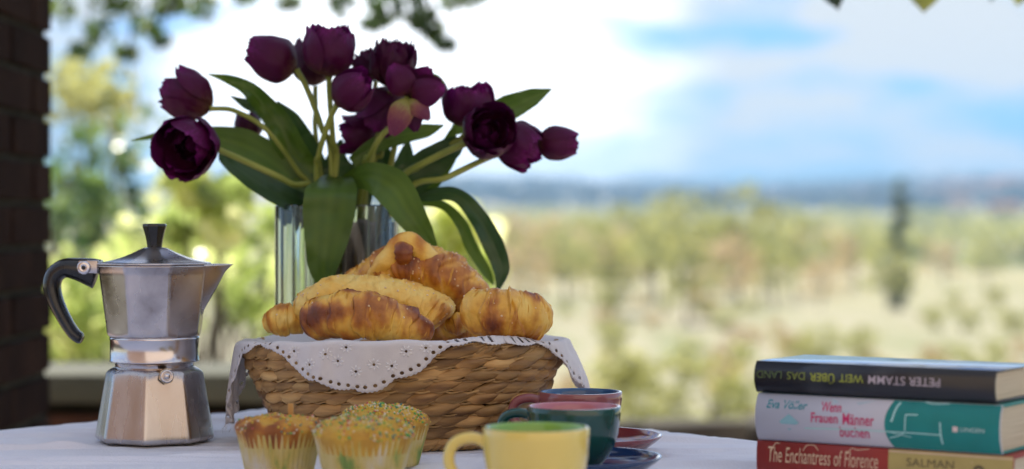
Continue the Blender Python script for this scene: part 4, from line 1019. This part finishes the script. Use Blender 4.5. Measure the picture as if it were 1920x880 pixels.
# ------------------------------------------------------------------ pastries
def croissant(label, ctrl, rmax, seed, mat='pastry', nroll=4.2, prof=None, squash=.85, crumbs=60, upv=(0, -.3, 1), lump=.0, skew=.17):
    pts = [Vector(p) for p in ctrl]; c0 = sum(pts, Vector()) / len(pts); base = Vector((c0.x, c0.y, c0.z))
    pts = [p - base for p in pts]
    n, k = 230, 72; cv_ = catmull(pts, n); V = []; Fc = []; bake = []
    prof = prof or [(0, .25), (.06, .42), (.2, .70), (.5, 1.0), (.8, .70), (.94, .42), (1, .25)]
    up = Vector(upv)
    for i in range(n + 1):
        t = i / n; tg_ = (cv_[min(i + 1, n)] - cv_[max(i - 1, 0)]).normalized()
        nn = (up - tg_ * up.dot(tg_)).normalized(); bb = tg_.cross(nn)
        R0 = interp(prof, t) * rmax; ends = min(1, min(t, 1 - t) / .035); R0 *= math.sqrt(max(0.0, 1 - (1 - ends) ** 2)) * .98 + .02
        for j in range(k):
            a = 2 * math.pi * j / k
            d = abs(t - .5 + .05 * math.sin(seed)) * 2 + skew * math.sin(a + .6) * (1 if t > .5 else -1) + .13 * noise.noise(Vector((math.cos(a) * .9, math.sin(a) * .9, seed + t * 3)))
            q = d * nroll + .35 * (1 if t > .5 else 0); fr = q - math.floor(q)
            sa = .15 + .06 * math.sin(math.floor(q) * 2.3 + seed); step = sa * (fr ** .7) - sa * max(0, (fr - .92) / .08) - .04
            nz3 = noise.noise(Vector((t * 9 + seed, math.cos(a) * 1.6, math.sin(a) * 1.6)))
            nf = noise.noise(Vector((t * 60, math.cos(a) * 5 + seed, math.sin(a) * 5)))
            st = noise.noise(Vector(((t + .04 * math.sin(a + seed)) * 9 * nroll, math.cos(a) * .8 + seed, math.sin(a) * .8)))
            rr = R0 * (1 + step + .09 * nz3 + .022 * nf + .035 * st + lump * abs(noise.noise(Vector((t * 22, math.cos(a) * 3, math.sin(a) * 3 + seed)))))
            V.append(cv_[i] + nn * (rr * squash * math.cos(a)) + bb * (rr * math.sin(a)))
            topf = .5 + .5 * math.cos(a - .3)
            big = noise.noise(Vector((t * 3.2 + seed * 3, math.cos(a) * .9, math.sin(a) * .9 + seed))); bk_ = math.exp(-((fr - .60) / .30) ** 2) * .26 + .75 * (big + .22) + .25 * (nz3 + .1) + .20 * st + .10 * math.sin(a) + (.15 if min(t, 1 - t) < .06 else 0)
            bake.append(min(1, max(0, bk_ - .05 + (.10 if .90 < fr < .99 else 0))))
    for i in range(n):
        for j in range(k): Fc.append((i * k + j, i * k + (j + 1) % k, (i + 1) * k + (j + 1) % k, (i + 1) * k + j))
    Fc.append(tuple(range(k - 1, -1, -1))); Fc.append(tuple(n * k + j for j in range(k)))
    r = empty('croissant', base); tag(r, label, 'croissant', None)
    mk('pastry', V, Fc, M[mat], r, True, {'bake': bake})
    g = np.random.default_rng(seed + 901); mb = MB(); ax_ = [p - base for p in [Vector(q_) for q_ in ctrl]]
    for q in range(int(22 * nroll) if crumbs else 0):
        ic = float(g.uniform(14, n - 14)); jc = float(g.normal(0, 14)); di = 4; dj = 7; gv = []; wi = float(g.uniform(2.0, 5.0)); wj = float(g.uniform(3, 8)); sk = float(g.uniform(-.5, .8)); b0 = max(0, bake[int(ic) * k + int(jc) % k] - float(g.uniform(-.05, .22)))
        for ii in range(di + 1):
            for jj in range(dj + 1):
                u_ = ii / di; v_ = jj / dj
                fi = ic + wi * (u_ - .5) * math.sin(math.pi * min(.97, max(.03, v_))) ** .7 + sk * (v_ - .5) * wj * .6; fj = jc + (v_ - .5) * wj
                i_0 = int(math.floor(fi)); j_0 = int(math.floor(fj)); fa = fi - i_0; fb = fj - j_0; i_0 = max(0, min(n - 1, i_0))
                def S(i_, j_): return Vector(V[i_ * k + j_ % k])
                p = (S(i_0, j_0) * (1 - fa) + S(i_0 + 1, j_0) * fa) * (1 - fb) + (S(i_0, j_0 + 1) * (1 - fa) + S(i_0 + 1, j_0 + 1) * fa) * fb
                o_n = (p - cv_[i_0]).normalized()
                gv.append(p + o_n * (-.0002 + .0012 * u_ ** 1.5 * math.sin(math.pi * v_)))
        fv = [(a_ * (dj + 1) + b2_, a_ * (dj + 1) + b2_ + 1, (a_ + 1) * (dj + 1) + b2_ + 1, (a_ + 1) * (dj + 1) + b2_) for a_ in range(di) for b2_ in range(dj)]
        mb.add(gv, fv, b0)
    if mb.v: tag(mk('crust_flakes', mb.v, mb.f, M[mat], r, True, {'bake': mb.a}), kind='stuff')
    g = np.random.default_rng(seed + 900); mb = MB(); sv, sf = ico(1, 1)
    for q in range(crumbs):
        idx = int(g.integers(12, n - 12)) * k + int((g.normal(0, 9)) % k)
        s = float(g.uniform(.0004, .0012)); p = Vector(V[idx])
        mb.add([p + Vector((x.x * s * g.uniform(.7, 1.3), x.y * s, x.z * s)) for x in sv], sf)
    if crumbs:
        o = mk('sugar_crumbs', mb.v, mb.f, M['sugar'], r, False); tag(o, kind='stuff')
    return r
# front
croissant('glossy dark-baked croissant lying at the front of the basket', [P(577, 602, 1.845), P(625, 592, 1.83), P(690, 592, 1.822), P(750, 606, 1.828), P(812, 624, 1.84)], .0205, 3, nroll=3.4, prof=[(0, .62), (.1, .85), (.3, 1.0), (.55, 1.0), (.8, .78), (1, .42)], crumbs=12, squash=.98)
croissant('paler puffed croissant lying behind the front one', [P(566, 592, 1.895), P(600, 566, 1.885), P(670, 560, 1.88), P(745, 566, 1.88), P(808, 590, 1.88), P(826, 610, 1.88)], .0225, 8, mat='pastry_pale', nroll=3.0, prof=[(0, .55), (.12, .80), (.35, 1.0), (.6, 1.0), (.85, 1.0), (1, .55)], crumbs=90, lump=.10)
croissant('large peaked croissant on top of the heap with a dark tip', [P(636, 560, 1.955), P(682, 528, 1.945), P(730, 506, 1.935), P(778, 500, 1.93), P(830, 516, 1.93), P(880, 550, 1.935), P(912, 588, 1.94)], .0255, 15, nroll=4.6, prof=[(0, .35), (.15, .66), (.35, .90), (.5, 1.0), (.68, .97), (.85, .82), (1, .48)], crumbs=160)
# its dark tip folded over the crown
croissant('stubby croissant end with sliced face on the right side of the basket', [P(888, 592, 1.85), P(912, 588, 1.84), P(950, 590, 1.838), P(985, 594, 1.845), P(1010, 600, 1.86)], .0205, 23, nroll=2.4, prof=[(0, .80), (.15, .98), (.5, 1.05), (.85, 1.0), (1, .72)], crumbs=26, squash=1.0)
croissant('small flat-topped pastry end at the far left of the basket', [P(500, 606, 1.90), P(530, 600, 1.895), P(575, 604, 1.90)], .0155, 31, mat='pastry_pale', nroll=2, prof=[(0, .6), (.5, 1.1), (1, .7)], crumbs=8)
croissant('dark pastry deep in the gap between the top and right croissants', [P(835, 612, 1.90), P(858, 608, 1.895), P(882, 612, 1.90)], .012, 35, nroll=2, crumbs=0)
croissant('hidden croissant under the heap in the middle of the basket', [P(640, 618, 1.95), P(740, 606, 1.95), P(860, 610, 1.95), P(920, 618, 1.95)], .022, 37, nroll=3, crumbs=0)
# dark peak tip on the top croissant
top = [o for o in bpy.data.objects if o.name.startswith('croissant') and 'peaked' in o.get('label', '')][0]
V = []; Fc = []; pts = catmull([P(783, 478, 1.912) , P(762, 470, 1.906), P(757, 462, 1.903), P(757, 450, 1.912), P(764, 446, 1.925)], 24)
pts = catmull([P(757, 498, 1.910), P(757, 484, 1.9035), P(757, 469, 1.9035), P(760, 458, 1.912), P(768, 452, 1.925)], 26)
rad = [.0100 * math.sin(math.pi * (.06 + .88 * i / 26)) ** .30 * (1 + .07 * math.sin(i * 1.3)) for i in range(27)]
v, f = sweep([p - top.location for p in pts], [(r * .42, r * .86) for r in rad], 22, up=(0, -1, 0))
v = [Vector(p) * 1.0 + Vector((0, 0, 1)) * .0008 * noise.noise(Vector(p) * 300) for p in v]
mk('dark_tip', v, f, M['pastry'], top, True, {'bake': [.74 + .2 * noise.noise(Vector(p) * 150) for p in v]})
pts = catmull([P(694, 518, 1.922), P(728, 488, 1.916), P(762, 459, 1.918), P(794, 476, 1.916), P(830, 506, 1.922)], 40)
v, f = sweep([p - top.location for p in pts], [.0118 * math.sin(math.pi * (.06 + .88 * i / 40)) ** .6 * (1 + .03 * math.sin(i * .9)) for i in range(41)], 40, up=(0, -.3, 1))
bk_ = [min(1, max(0, .28 + .35 * noise.noise(Vector(p) * 60) + .2 * math.sin(Vector(p).x * 300))) for p in v]
v = [Vector(p) + Vector((0, -.5, 1)).normalized() * (.0012 * noise.noise(Vector(p) * 130) + .0016 * noise.noise(Vector(p) * 50)) for p in v]
mk('peak_fold', v, f, M['pastry_pale'], top, True, {'bake': bk_})

# ------------------------------------------------------------------ muffins
def muffin(label, px, D, rt, rb, h, dome, seed, cake, nspr, skew=0):
    r = empty('muffin', (px_x(px, D), D, TZ + .0012), seed * 1.1); tag(r, label, 'muffin', None)
    n = 44; k = n * 4; V = []; Fc = []; rows = 10
    g = np.random.default_rng(seed)
    jit = g.uniform(.6, 1.3, n)
    for i in range(rows + 1):
        t = i / rows; R0 = rb + (rt - rb) * t
        for j in range(k):
            a = 2 * math.pi * j / k; pl = (-math.cos(j / 4 * 2 * math.pi)) * .0011 * jit[(j // 4) % n] * (.45 + .55 * t)
            V.append(((R0 + pl) * math.cos(a), (R0 + pl) * math.sin(a), h * t + (.0006 * math.sin(a * 7) + .0008 * math.sin(a * 3 + seed)) * t))
    for i in range(rows):
        for j in range(k): Fc.append((i * k + j, i * k + (j + 1) % k, (i + 1) * k + (j + 1) % k, (i + 1) * k + j))
    Fc.append(tuple(range(k - 1, -1, -1)))
    o = mk('paper_liner', V, Fc, M['paper'], r)
    V = []; Fc = []; bake = []; rows = 34; k = 90; top = []
    for i in range(rows + 1):
        t = i / rows
        for j in range(k):
            a = 2 * math.pi * j / k
            if t < .12: rr = rt - .003 + .004 * t / .12; z = h - .012 + .012 * t / .12
            else:
                q = (t - .12) / .88; rr = (rt + .0012) * math.cos(q * math.pi / 2) ** .62; z = h + dome * math.sin(q * math.pi / 2) ** 1.0
            nz3 = noise.noise(Vector((math.cos(a) * rr * 90, math.sin(a) * rr * 90, seed)))
            n4 = noise.noise(Vector((math.cos(a) * rr * 260, math.sin(a) * rr * 260, seed + 4)))
            z += (.0028 * nz3 + .0011 * n4) * min(1, t * 5) + skew * rr * math.cos(a)
            rr *= 1 + .03 * nz3
            V.append((rr * math.cos(a), rr * math.sin(a), z)); bake.append(min(1, max(0, .5 + .9 * nz3 + .3 * math.sin(t * 6))))
            if t > .10: top.append(V[-1])
    for i in range(rows):
        for j in range(k): Fc.append((i * k + j, i * k + (j + 1) % k, (i + 1) * k + (j + 1) % k, (i + 1) * k + j))
    mk('cake', V, Fc, M[cake], r, True, {'bake': bake})
    if nspr:
        mb = MB(); sv, sf = ico(1, 1)
        for q in range(nspr):
            p = Vector(top[int(g.integers(0, len(top)))])
            if noise.noise(Vector((p.x * 70, p.y * 70, seed))) < g.uniform(-.35, .25): continue
            s = float(g.uniform(.0006, .00115)); p.z += s * .4
            hue = float(g.choice([.05, .05, .25, .25, .3, .45, .45, .65, .8, .95]))
            mb.add([p + x * s for x in sv], sf, hue)
        o = mk('sprinkles', mb.v, mb.f, M['sprinkle'], r, True, {'hue': mb.a}); tag(o, kind='stuff')
    return r
muffin('browner muffin on the left with few sprinkles', 524, 1.62, .0330, .0250, .0375, .0105, 1, 'cake', 260)
muffin('front muffin thickly covered in coloured sprinkles', 682, 1.57, .0370, .0280, .0385, .0125, 2, 'cake2', 1700, skew=.02)
muffin('rear right muffin tucked behind the front one, green and yellow sprinkles', 722, 1.705, .0355, .0270, .0350, .0130, 3, 'cake2', 1500, skew=.04)
p0 = P(545, 800, 1.64); p1 = P(545, 756, 1.64)
v, f = box_vf(-.0022, .0022, -.001, .001, 0, (p1 - p0).z); pk = mk('wooden_pick', v, f, M['pick'], None, False, loc=p0); bevel(pk.data, .0004, 1); tag(pk, 'flat wooden pick stuck upright in the left muffin', 'pick')

# ------------------------------------------------------------------ cups and saucers
def cup(label, px, D, rim_r, h, zb, mo_, mi_, hand=-math.pi, seed=0, hscale=1.0):
    r = empty('coffee_cup', (px_x(px, D), D, TZ + zb), 0); tag(r, label, 'cup')
    R0 = rim_r
    out = [(0, .002), (R0 * .50, .002), (R0 * .52, 0), (R0 * .58, 0), (R0 * .60, .003), (R0 * .72, .008), (R0 * .86, .017), (R0 * .94, .027), (R0 * .98, .038), (R0 * .995, h * .88), (R0, h - .0010), (R0 - .0006, h)]
    inn = [(R0 - .0006, h), (R0 - .0020, h + .0001), (R0 - .0030, h - .001), (R0 * .91, h * .86), (R0 * .86, .028), (R0 * .70, .014), (R0 * .45, .007), (0, .006)]
    mk('cup_body', *lathe(out, 72), M[mo_], r); mk('cup_interior', *lathe(inn, 72), M[mi_], r)
    d = Vector((math.cos(hand), math.sin(hand), 0))
    a = R0 * .96; pts = [d * (a - .002) + Vector((0, 0, h * .80)), d * (a + .010) + Vector((0, 0, h * .86)), d * (a + .022 * hscale) + Vector((0, 0, h * .78)), d * (a + .0255 * hscale) + Vector((0, 0, h * .56)), d * (a + .018 * hscale) + Vector((0, 0, h * .34)), d * (a - .003) + Vector((0, 0, h * .22))]
    pc = catmull(pts, 30); mk('handle', *sweep(pc, [(.0032, .0050) if 2 < i < 28 else (.0040, .0060) for i in range(31)], 14, up=Vector((-d.y, d.x, 0)).cross(Vector((0, 0, 1))) * 0 + Vector((0, 0, 1)).cross(d) * 0 + d), M[mo_], r) if False else mk('handle', *sweep(pc, [.0040 + (.0012 if i < 2 or i > 28 else 0) for i in range(31)], 14), M[mo_], r)
    return r
def saucer(label, px, D, R0, h, mat, zb=.0012):
    prof = [(0, .002), (R0 * .45, .002), (R0 * .47, 0), (R0 * .55, 0), (R0 * .57, .002), (R0 * .80, .0045), (R0 * .94, h - .004), (R0, h), (R0 - .0005, h + .0008), (R0 - .0022, h + .0006), (R0 * .93, h - .0032), (R0 * .78, .0068), (R0 * .52, .0048), (R0 * .3, .0046), (0, .0046)]
    o = mk('saucer', *lathe(prof, 96), M[mat], None, loc=(px_x(px, D), D, TZ + zb)); tag(o, label, 'saucer'); return o
saucer('maroon saucer under the rearmost mauve cup', 1090, 1.79, .070, .0155, 'maroon')
saucer('navy blue saucer under the dark green cup', 1077, 1.64, .0690, .0145, 'navy')
cup('mauve cup with blue inside, rearmost of the three', 1088, 1.79, .0362, .0475, .0068, 'mauve', 'blue_in', hand=math.pi - .25, hscale=1.0)
cup('dark green cup with pink inside, middle of the three', 1076, 1.64, .0372, .0485, .0068, 'teal', 'pink_in', hand=math.pi - .35)
cup('yellow cup with green inside, frontmost of the three', 1005, 1.45, .0372, .0565, .0012, 'yellow', 'green_in', hand=math.pi - .1)

# ------------------------------------------------------------------ books
FL = Vector((px_x(1420, 1.63), 1.63, 0)); rotz = math.atan2(-.552, .8335)
def U(px): return ((px - 960) * 1.63 / F - .1923) / (.8335 + .552 * (px - 960) / F)
fontc = {}
def text_vf(s, shear=0, bold=0.0):
    cu = bpy.data.curves.new('t', 'FONT'); cu.body = s; cu.size = 1; cu.shear = shear; cu.offset = bold; cu.resolution_u = 4; cu.fill_mode = 'FRONT'
    o = bpy.data.objects.new('t', cu); col.objects.link(o)
    dg = bpy.context.evaluated_depsgraph_get(); me = bpy.data.meshes.new_from_object(o.evaluated_get(dg))
    V = [v.co.copy() for v in me.vertices]; Fc = [tuple(p.vertices) for p in me.polygons]
    bpy.data.objects.remove(o); bpy.data.curves.remove(cu); bpy.data.meshes.remove(me)
    return V, Fc
def flat_mat(name, c, c2=None, rough=.45): return pm(name, [(0, c), (1, c2 or tuple(x * 1.15 for x in c))], scale=60, rough=rough, rand=False)
BW_ = .105
M['pages'] = pm('cream_page_edges', [(0, (.48, .40, .26)), (.5, (.58, .50, .35)), (1, (.66, .58, .43))], scale=40, rough=.85, stretch=(.4, .4, 60), bump=.5, bscale=60, bdist=.0004)
def book(label, x0, Lb, W, T_, z0, cmat, smat, bulge=.0035, rz=0.0, page_in=.004):
    org = Vector((FL.x, FL.y, TZ + z0)) + Matrix.Rotation(rotz, 3, 'Z') @ Vector((x0, 0, 0))
    r = empty('book', org, rotz + rz); tag(r, label, 'book')
    ct = .0022
    def sp(u, v, off=0):  # spine surface, u along, v height 0..T_
        q = 2 * v / T_ - 1
        return Vector((u, -bulge * (1 - abs(q) ** 2.4) - off, v))
    for (nm, za, zb) in (('front_cover', T_ - ct, T_), ('back_cover', 0, ct)):
        v, f = box_vf(0, Lb, .0005, W, za, zb); o = mk(nm, v, f, cmat, r, False); bevel(o.data, .0006, 2)
    V = []; Fc = []; n = 24
    for i in range(n + 1):
        v_ = T_ * i / n
        for u in (0, Lb): V.append(sp(u, v_))
    for i in range(n + 1):
        v_ = T_ * i / n; q = sp(0, v_)
        for u in (0, Lb): V.append(Vector((u, q.y + .0022, v_ + (.0018 if i == 0 else -.0018 if i == n else 0))))
    for i in range(n):
        Fc.append((2 * i, 2 * i + 1, 2 * i + 3, 2 * i + 2)); b0 = 2 * (n + 1)
        Fc.append((b0 + 2 * i, b0 + 2 * i + 2, b0 + 2 * i + 3, b0 + 2 * i + 1))
        Fc.append((2 * i, 2 * i + 2, b0 + 2 * i + 2, b0 + 2 * i)); Fc.append((2 * i + 1, b0 + 2 * i + 1, b0 + 2 * i + 3, 2 * i + 3))
    Fc.append((0, 2 * (n + 1), 2 * (n + 1) + 1, 1)); Fc.append((2 * n, 2 * n + 1, 2 * (n + 1) + 2 * n + 1, 2 * (n + 1) + 2 * n))
    mk('spine', V, Fc, smat, r)
    # page block with rounded back
    V = []; Fc = []; n = 16
    for i in range(n + 1):
        v_ = ct + .0002 + (T_ - 2 * ct - .0004) * i / n; q = sp(0, v_); 
        for u in (page_in * .35, Lb - page_in * .35): V.append(Vector((u, q.y + .0035, v_)))
        for u in (page_in * .35, Lb - page_in * .35): V.append(Vector((u, W - page_in, v_)))
    for i in range(n):
        a = 4 * i; b_ = a + 4
        Fc += [(a, a + 1, b_ + 1, b_), (a + 2, b_ + 2, b_ + 3, a + 3), (a, b_, b_ + 2, a + 2), (a + 1, a + 3, b_ + 3, b_ + 1)]
    Fc += [(0, 2, 3, 1), (4 * n, 4 * n + 1, 4 * n + 3, 4 * n + 2)]
    mk('pages', V, Fc, M['pages'], r, False)
    return r, sp
def put_flat(name, r, sp, V, Fc, mat, off=.00015):
    mk(name, [sp(v[0], v[1], off) for v in V], Fc, mat, r, False)
def put_text(r, sp, s, u0, u1, v0, v1, mat, flip=False, shear=0, bold=.0, name='lettering', off=.0002, slope=0):
    V, Fc = text_vf(s, shear, bold)
    xs = [v.x for v in V]; ys = [v.y for v in V]; a0, a1, b0, b1 = min(xs), max(xs), min(ys), max(ys)
    out = []
    for v in V:
        a = (v.x - a0) / (a1 - a0); b_ = (v.y - b0) / (b1 - b0)
        if flip: a = 1 - a; b_ = 1 - b_
        out.append((u0 + (u1 - u0) * a, v0 + (v1 - v0) * b_ + slope * a))
    put_flat(name, r, sp, out, Fc, mat, off)
def grid_patch(u0, u1, v0, v1, nu=2, nv=16, fu=None):
    V = []; Fc = []
    for i in range(nv + 1):
        v = v0 + (v1 - v0) * i / nv
        ua = fu(i / nv) if fu else u0
        for j in range(nu + 1): V.append((ua + (u1 - ua) * j / nu, v))
    for i in range(nv):
        for j in range(nu): Fc.append((i * (nu + 1) + j, i * (nu + 1) + j + 1, (i + 1) * (nu + 1) + j + 1, (i + 1) * (nu + 1) + j))
    return V, Fc
def stroke(pts, w, n=24):
    c = catmull([Vector((p[0], p[1], 0)) for p in pts], n); V = []; Fc = []
    for i in range(n + 1):
        t = (c[min(i + 1, n)] - c[max(i - 1, 0)]).normalized(); s = Vector((-t.y, t.x, 0)) * w / 2
        V += [(c[i] + s)[:2], (c[i] - s)[:2]]
    for i in range(n): Fc.append((2 * i, 2 * i + 1, 2 * i + 3, 2 * i + 2))
    return V, Fc
def Uz(zx): return U(1400 + zx / 3.69)
# bottom: red and ochre paperback
red = flat_mat('red_cover', (.30, .030, .022)); och = flat_mat('ochre_panel', (.42, .33, .11)); cream = flat_mat('cream_print', (.62, .45, .30)); dark = flat_mat('dark_print', (.10, .075, .035))
T3 = .0275
b3, sp3 = book('red paperback with ochre panel at the bottom of the book stack', .0, 0.208, .108, T3, .002, red, red, bulge=.0015)
V, Fc = grid_patch(Uz(985), .2078, .0003, T3 - .0003); put_flat('ochre_panel', b3, sp3, V, Fc, och)
V, Fc = grid_patch(Uz(985), .2078, T3 - .0024, T3 - .0012, nv=2); put_flat('panel_border', b3, sp3, V, Fc, cream, .00025)
put_text(b3, sp3, 'The Enchantress of Florence', Uz(155), Uz(915), .0115, .0235, cream, shear=.12, bold=.0, off=.0003)
V, Fc = stroke([(Uz(185) - .002, .018), (Uz(200), .0255), (Uz(232), .0262)], .0007); put_flat('flourish', b3, sp3, V, Fc, cream, .0003)
V, Fc = stroke([(Uz(395), .0215), (Uz(420), .0258), (Uz(470), .0262), (Uz(500), .0225)], .0006); put_flat('flourish', b3, sp3, V, Fc, cream, .0003)
V, Fc = stroke([(Uz(700), .0215), (Uz(730), .0258), (Uz(770), .0250), (Uz(850), .0262)], .0006); put_flat('flourish', b3, sp3, V, Fc, cream, .0003)
put_text(b3, sp3, 'SALMAN', Uz(1112), Uz(1440), .0155, .0215, dark, off=.0003)
put_text(b3, sp3, 'RUSHDIE', Uz(1100), Uz(1460), .0050, .0110, dark, off=.0003)
V, Fc = stroke([(Uz(1575), .013), (Uz(1590), .0175), (Uz(1620), .0185), (Uz(1645), .016)], .0022); put_flat('emblem', b3, sp3, V, Fc, dark, .0003)
V, Fc = grid_patch(Uz(1560), Uz(1565), .003, .022, nv=2); put_flat('panel_border', b3, sp3, V, Fc, cream, .00025)
# middle: white and teal hardcover
whi = pm('lilac_white_cover', [(0, (.52, .51, .57)), (1, (.60, .59, .64))], scale=10, rough=.4, rand=False); teal = flat_mat('teal_panel', (.004, .20, .185), rough=.35); pinkp = flat_mat('pink_print', (.52, .02, .12)); tealp = flat_mat('teal_print', (.02, .24, .30)); pale = flat_mat('pale_blue_print', (.22, .42, .48)); mint = flat_mat('mint_print', (.36, .62, .60))
T2 = .0365; z2 = .002 + T3 + .0006
b2, sp2 = book('white and teal hardcover in the middle of the book stack', .001, .1985, .106, T2, z2, teal, whi, bulge=.006)
V, Fc = grid_patch(0, .1983, .0004, T2 - .0004, nu=2, nv=28, fu=lambda q: Uz(958) + .0060 * (2 * q - 1) ** 2 + .001); put_flat('teal_panel', b2, sp2, V, Fc, teal)
put_text(b2, sp2, 'Eva Völler', Uz(150), Uz(430), .0255, .0320, tealp, shear=.25, bold=.012)
def cond(s, za, zb, v0, v1): put_text(b2, sp2, s, Uz(za), Uz(zb), v0, v1, pinkp, bold=.012, off=.0003)
cond('Wenn', 525, 665, .0250, .0325)
cond('Frauen', 460, 645, .0165, .0240); cond('Männer', 678, 895, .0160, .0248)
cond('buchen', 655, 860, .0065, .0145)
c_u, c_v = Uz(308), .0155; put_flat('diamond', b2, sp2, [(c_u - .0085, c_v), (c_u, c_v - .0065), (c_u + .0085, c_v), (c_u, c_v + .0065)], [(0, 1, 2, 3)], pale)
for ps, w in (([(Uz(1065), .0350), (Uz(1040), .030), (Uz(1020), .022), (Uz(1010), .0205)], .0016), ([(Uz(1195), .0265), (Uz(1120), .0262), (Uz(1112), .0255), (Uz(1108), .016), (Uz(1106), .0140)], .0010), ([(Uz(415), .0115), (Uz(700), .0125), (Uz(1100), .0128), (Uz(1350), .0125)], .0009), ([(Uz(1350), .0220), (Uz(1355), .0125), (Uz(1362), .0055)], .0013), ([(Uz(1000), .0080), (Uz(1060), .0100), (Uz(1100), .0125)], .0009), ([(Uz(1000), .0125), (Uz(1150), .0095)], .0006), ([(Uz(1230), .0360), (Uz(1300), .0350), (Uz(1400), .0358)], .0010)):
    V, Fc = stroke(ps, w); put_flat('drawn_line', b2, sp2, V, Fc, mint, .00035)
for k, ps in enumerate(([(590, .035), (640, .033), (600, .030)], [(690, .034), (720, .026), (660, .0255)], [(760, .033), (900, .035), (780, .0315)])):
    put_flat('pale_patch', b2, sp2, [(Uz(a), v) for a, v in ps], [(0, 1, 2)], flat_mat('light_teal_tint', (.40, .50, .56)), .00012)
lin = flat_mat('lingen_print', (.50, .62, .60)); put_text(b2, sp2, 'LINGEN', Uz(1492), Uz(1655), .0160, .0190, lin, off=.0003)
V, Fc = grid_patch(Uz(1437), Uz(1473), .0155, .0195, nv=2); put_flat('logo_square', b2, sp2, V, Fc, flat_mat('pale_pink_square', (.70, .55, .52)), .0003)
V, Fc = grid_patch(-.0002 + Uz(95), Uz(125), .028, .029, nv=2)
# top: black hardcover, lettering upside down
blk = pm('glossy_black_jacket', [(0, (.008, .008, .012)), (.7, (.012, .012, .018)), (1, (.03, .03, .035))], scale=30, rough=.28, rough2=.4, rand=False, coat=.15)
T1 = .0245; z1 = z2 + T2 + .0006
b1, sp1 = book('black hardcover with upside-down lettering on top of the book stack', -.0005, .1955, .088, T1, z1, blk, blk, bulge=.0045)
gy = flat_mat('grey_print', (.42, .36, .40)); yg = flat_mat('yellow_green_print', (.34, .38, .04)); dg_ = flat_mat('dark_green_print', (.08, .12, .04)); mg = flat_mat('mid_green_print', (.18, .22, .04))
gj = pm('glossy_black_top', [(0, (.010, .010, .014)), (1, (.02, .02, .026))], scale=30, rough=.12, rand=False, coat=1.0)
for ch in b1.children:
    if ch.name.startswith('front_cover'): ch.data.materials[0] = gj
put_text(b1, sp1, 'PETER STAMM', Uz(862), Uz(1358), .0108, .0172, gy, flip=True, bold=.004)
put_text(b1, sp1, 'WEIT', Uz(662), Uz(828), .0112, .0172, yg, flip=True, bold=.004)
put_text(b1, sp1, 'ÜBER', Uz(458), Uz(628), .0095, .0172, yg, flip=True, bold=.004)
put_text(b1, sp1, 'DAS', Uz(300), Uz(424), .0114, .0172, mg, flip=True, bold=.004)
put_text(b1, sp1, 'LAND', Uz(92), Uz(264), .0115, .0172, dg_, flip=True, bold=.004)

# ------------------------------------------------------------------ haze
hm = bpy.data.materials.new('haze_air'); hm.use_nodes = True; hn = hm.node_tree
hn.nodes.remove(hn.nodes['Principled BSDF']); pv = hn.nodes.new('ShaderNodeVolumePrincipled')
pv.inputs['Color'].default_value = (.42, .68, 1.0, 1); pv.inputs['Density'].default_value = .0004; pv.inputs['Anisotropy'].default_value = .2
hn.links.new(pv.outputs[0], hn.nodes['Material Output'].inputs['Volume'])
v, f = box_vf(-3050, 3050, -70, 3300, -60, 88)
hz_o = mk('haze', v, f, hm, None, False); tag(hz_o, kind='stuff')
